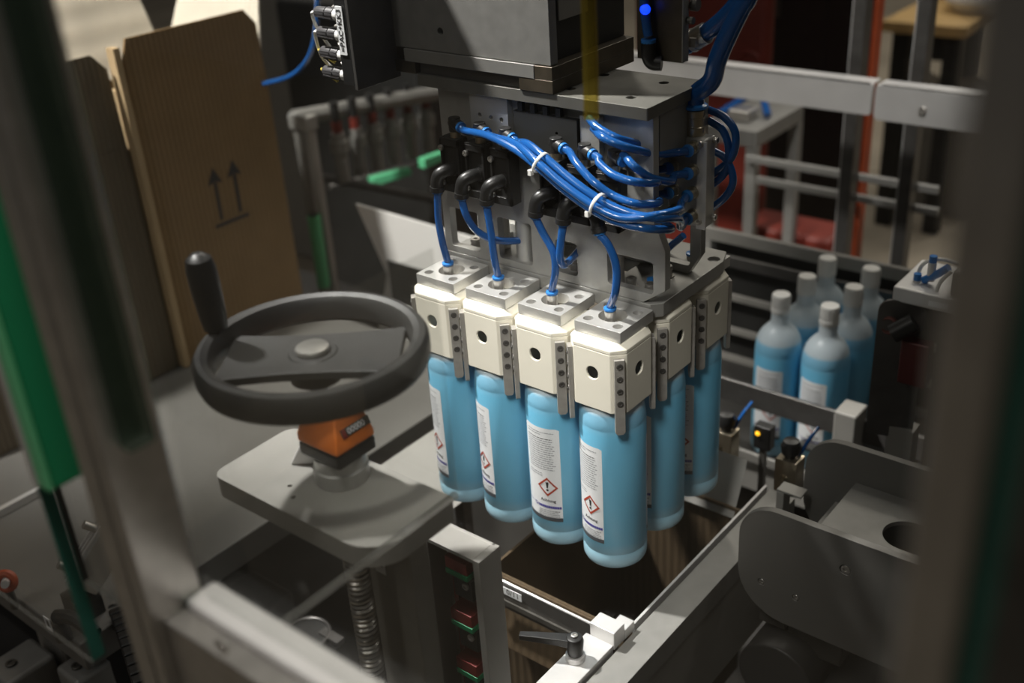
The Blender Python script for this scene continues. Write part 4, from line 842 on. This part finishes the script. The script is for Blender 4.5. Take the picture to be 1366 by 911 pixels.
for (dx, dy) in ((.02, 0), (-.1, 0), (.02, .24), (-.1, .24)):
    mb = MB(); mb.bx(a.x + dx, a.x + dx + .03, 1.452 + dy, 1.48 + dy, 0, a.z - .0455); build('leg', mb, alu_dull, wt, bevel=.002)
mb = MB(); mb.bx(a.x - .06, a.x - .0, 1.5, 1.56, a.z + .0005, a.z + .03); build('clamp', mb, steel, wt, bevel=.006)
mb = MB(); mb.tube([(a.x - .09, 1.5, a.z + .01), (a.x - .03, 1.6, a.z + .05), (a.x + .03, 1.55, a.z + .012)], .010, 8); build('blue_hose', mb, blue_tube, wt)
for k, (py, lb) in enumerate(((222, 'upper'), (250, 'lower'))):
    a = at(1010, py, 'y', 1.44); b = at(1255, py + (20 if k else 20), 'y', 1.44); mb = MB(); mb.bx(a.x - (.0 if k else .03), b.x, 1.43, 1.4435, (a.z + b.z) / 2 - .010, (a.z + b.z) / 2 + .008)
    solo('cross_rail', mb, alu_dull, lb + ' thin pale rail crossing below the grey beam', 'rail', bevel=.002)
dk = thing('dark_cabinet', 'black cabinet in deep shadow between the red machine and silver post', 'cabinet', (-.5, 3.0, 0))
a = at(1024, 100, 'y', 2.5); b = at(1135, 100, 'y', 2.5); mb = MB(); mb.bx(a.x, b.x, 2.5, 2.56, 0, 1.35); build('body', mb, dark_paint, dk, bevel=.01)
mb = MB(); mb.bx(a.x + .02, a.x + .2, 2.494, 2.4995, .6, 1.3); build('door', mb, dark_paint, dk, bevel=.004)
mb = MB(); mb.bx(a.x + .03, a.x + .04, 2.47, 2.4935, .9, 1.0); build('handle', mb, steel_dark, dk)
wb = thing('workbench', 'wooden topped dark workbench at the upper right', 'workbench', (.0, 3.4, 0))
a = at(1175, 38, 'y', 3.0); b = at(1290, 46, 'y', 3.0); mb = MB(); mb.bx(a.x, b.x, 3.0, 4.0, .76, .80); build('top', mb, wood, wb, bevel=.004)
for (x, y) in ((a.x + .03, 3.04), (b.x - .09, 3.04), (a.x + .03, 3.9), (b.x - .09, 3.9)):
    mb = MB(); mb.bx(x, x + .06, y, y + .06, 0, .7595); build('leg', mb, dark_paint, wb, bevel=.004)
mb = MB(); mb.bx(a.x + .1, b.x - .1, 3.06, 3.08, .66, .7595); build('apron', mb, dark_paint, wb)
q = at(1312, 18, 'z', .80); bg = MB(); bg.lathe((q.x - .03, 3.3, .801), [(.10, 0), (.13, .04), (.12, .09), (.07, .14), (.05, .17), (0, .18)], 14); solo('plastic_bag', bg, cloth, 'white crumpled plastic bag lying on the workbench', 'bag')
bx_ = MB(); bx_.bx(a.x + .05, a.x + .38, 3.45, 3.8, .801, 1.05); solo('storage_box', bx_, card, 'brown box standing on the far side of the workbench', 'cardboard box', bevel=.004)
for (px, lb, m_) in ((1222, 'grey rounded drum standing under the workbench, left', wall_m), (1292, 'grey rounded drum standing under the workbench, right', alu_dull)):
    q = at(px, 125, 'y', 3.3); mb = MB(); mb.lathe((q.x, 3.35, .0), [(.10, 0), (.11, .02), (.11, .42), (.09, .50), (.04, .53), (0, .535)], 24); solo('drum', mb, grey_paint, lb, 'drum')

# ---------------------------------------------------------------- distant left: filling line frame
lf = thing('machine_frame', 'silver tubular machine frame in the left background beside the cartons', 'frame', (-1.1, .9, 0))
A = at(385, 160, 'd' if False else 'y', .80); B = at(605, 122, 'y', 1.25)
c1 = V(-1.25, .74, .95); 
a = at(392, 158, 'y', .75); b = at(592, 122, 'y', 1.35)
mb = MB(); mb.tube([a, b], .022, 10, smooth=False); build('top_rail', mb, alu_dull, lf)
for (px, dx) in ((397, .0), (412, .03)):
    q = at(px, 172, 'y', .75); mb = MB(); mb.bx(q.x - .011, q.x + .011, .742, .764, 0, q.z); build('upright', mb, alu if dx else alu_dull, lf, bevel=.004)
mb = MB(); q = at(404, 162, 'y', .75); mb.obox(q, (.035, 0, 0), (0, .02, 0), (0, 0, .02)); build('corner_joint', mb, alu, lf, bevel=.006)
a2 = at(405, 225, 'y', .76); b2 = at(600, 262, 'y', .95); mb = MB(); mb.tube([at(410, 232, 'y', .77), at(600, 270, 'y', 1.1)], .012, 8, smooth=False); build('lower_rail', mb, gun, lf)
va = thing('valve_row', 'row of grey filling valves with red caps on the left background frame', 'valve row', (-1.1, 1.1, .7))
for k in range(6):
    u = k / 5; y = .85 + .42 * u; px = 448 + 118 * u; py = 162 - 32 * u
    q = at(px, py, 'y', y); mb = MB(); mb.cyl(q - V(0, 0, .16), q - V(0, 0, .03), .017, n=14); mb.cyl(q - V(0, 0, .08), q - V(0, 0, .05), .024, n=14); v_ = build('valve_body', mb, alu_dull if k % 2 else grey_paint, va)
    mb = MB(); mb.cyl(q - V(0, 0, .0295), q, .013, n=12); build('red_cap', mb, red, v_)
    mb = MB(); mb.cyl(q + V(0, 0, .0003), q + V(0, .0, .05), .012, n=12); build('black_stem', mb, black, v_)
mb = MB(); mb.tube([at(440, 250, 'y', .95), at(610, 205, 'y', 1.35)], .008, 6, smooth=False); build('carrier_bar', mb, gun, va)
for (p, q, lb) in (((495, 242), (545, 228), 'left'), ((562, 218), (592, 206), 'right')):
    a = at(*p, 'y', 1.05); b = at(*q, 'y', 1.15); mb = MB(); d = (b - a); s = V(0, 0, 1)
    mb.rings([[a + V(-.012, 0, -.014), a + V(.012, .0, -.014), a + V(.012, 0, .014), a + V(-.012, 0, .014)], [b + V(-.012, 0, -.011), b + V(.012, .0, -.011), b + V(.012, 0, .011), b + V(-.012, 0, .011)]])
    solo('green_strip', mb, mat('bright_green_plastic_' + lb, (.14, .62, .32), .4), 'bright green plastic strip in the left background, ' + lb + ' one', 'strip', 'green strips', bevel=.003)
a = at(418, 288, 'y', .72); b = at(432, 382, 'y', .72); mb = MB(); mb.cyl(b, a, .0165, n=20); t = solo('green_tube', mb, green_light, 'upright green tube behind the handwheel beside the arrow carton', 'tube')
mb = MB(); mb.cyl(a + V(0, 0, .0005), a + V(0, 0, .004), .012, n=16); build('end_cap', mb, black, t)
wp = thing('white_guard_panel', 'bright white sheet-metal panel with cut-out behind the left bottles', 'panel', (-.8, .8, .3))
pa, pb_, pc2, pd = at(474, 272, 'y', .62), at(640, 330, 'y', .62), at(640, 430, 'y', .62), at(500, 520, 'y', .62)
h0 = at(515, 345, 'y', .62); h1 = at(590, 372, 'y', .62)
mb = MB(); mb.prism([(pd.x - .03, .302), (pa.x + .075, pa.z - .16), (pa.x, pa.z), (pb_.x, pa.z - .01), (pb_.x, .302)], [rrect(at(514, 345, 'y', .62).x, at(535, 408, 'y', .62).z, at(570, 380, 'y', .62).x, at(535, 352, 'y', .62).z, .006, 3)], (0, .62, 0), (1, 0, 0), (0, 0, 1), (0, .006, 0)); build('sheet', mb, mat('white_powder_coat', (.72, .71, .69), .4), wp, bevel=.001)
mb = MB(); mb.bx(-1.9, -1.3, 1.3, 2.2, 0, 1.1); solo('dark_cabinet', mb, dark_paint, 'dark cabinet in the far left background behind the filling valves', 'cabinet', bevel=.02)
q = at(405, 110, 'y', 1.9); mb = MB(); mb.bx(-2.6, -1.95, 1.6, 2.4, 0, 1.3); solo('grey_cabinet', mb, grey_paint, 'dim grey cabinet behind the carton top in the far background', 'cabinet', bevel=.02)
# ---------------------------------------------------------------- hall shell
mb = MB(); mb.bx(-12, 8, -5, 11, -.1, 0); struct('floor', mb, floor_m)
mb = MB(); mb.bx(-12, 8, 11, 11.2, 0, 5.2); struct('wall_back', mb, wall_m)
mb = MB(); mb.bx(-12.2, -12, -5, 11, 0, 5.2); struct('wall_left', mb, wall_m)
mb = MB(); mb.bx(8, 8.2, -5, 11, 0, 5.2); struct('wall_right', mb, wall_m)
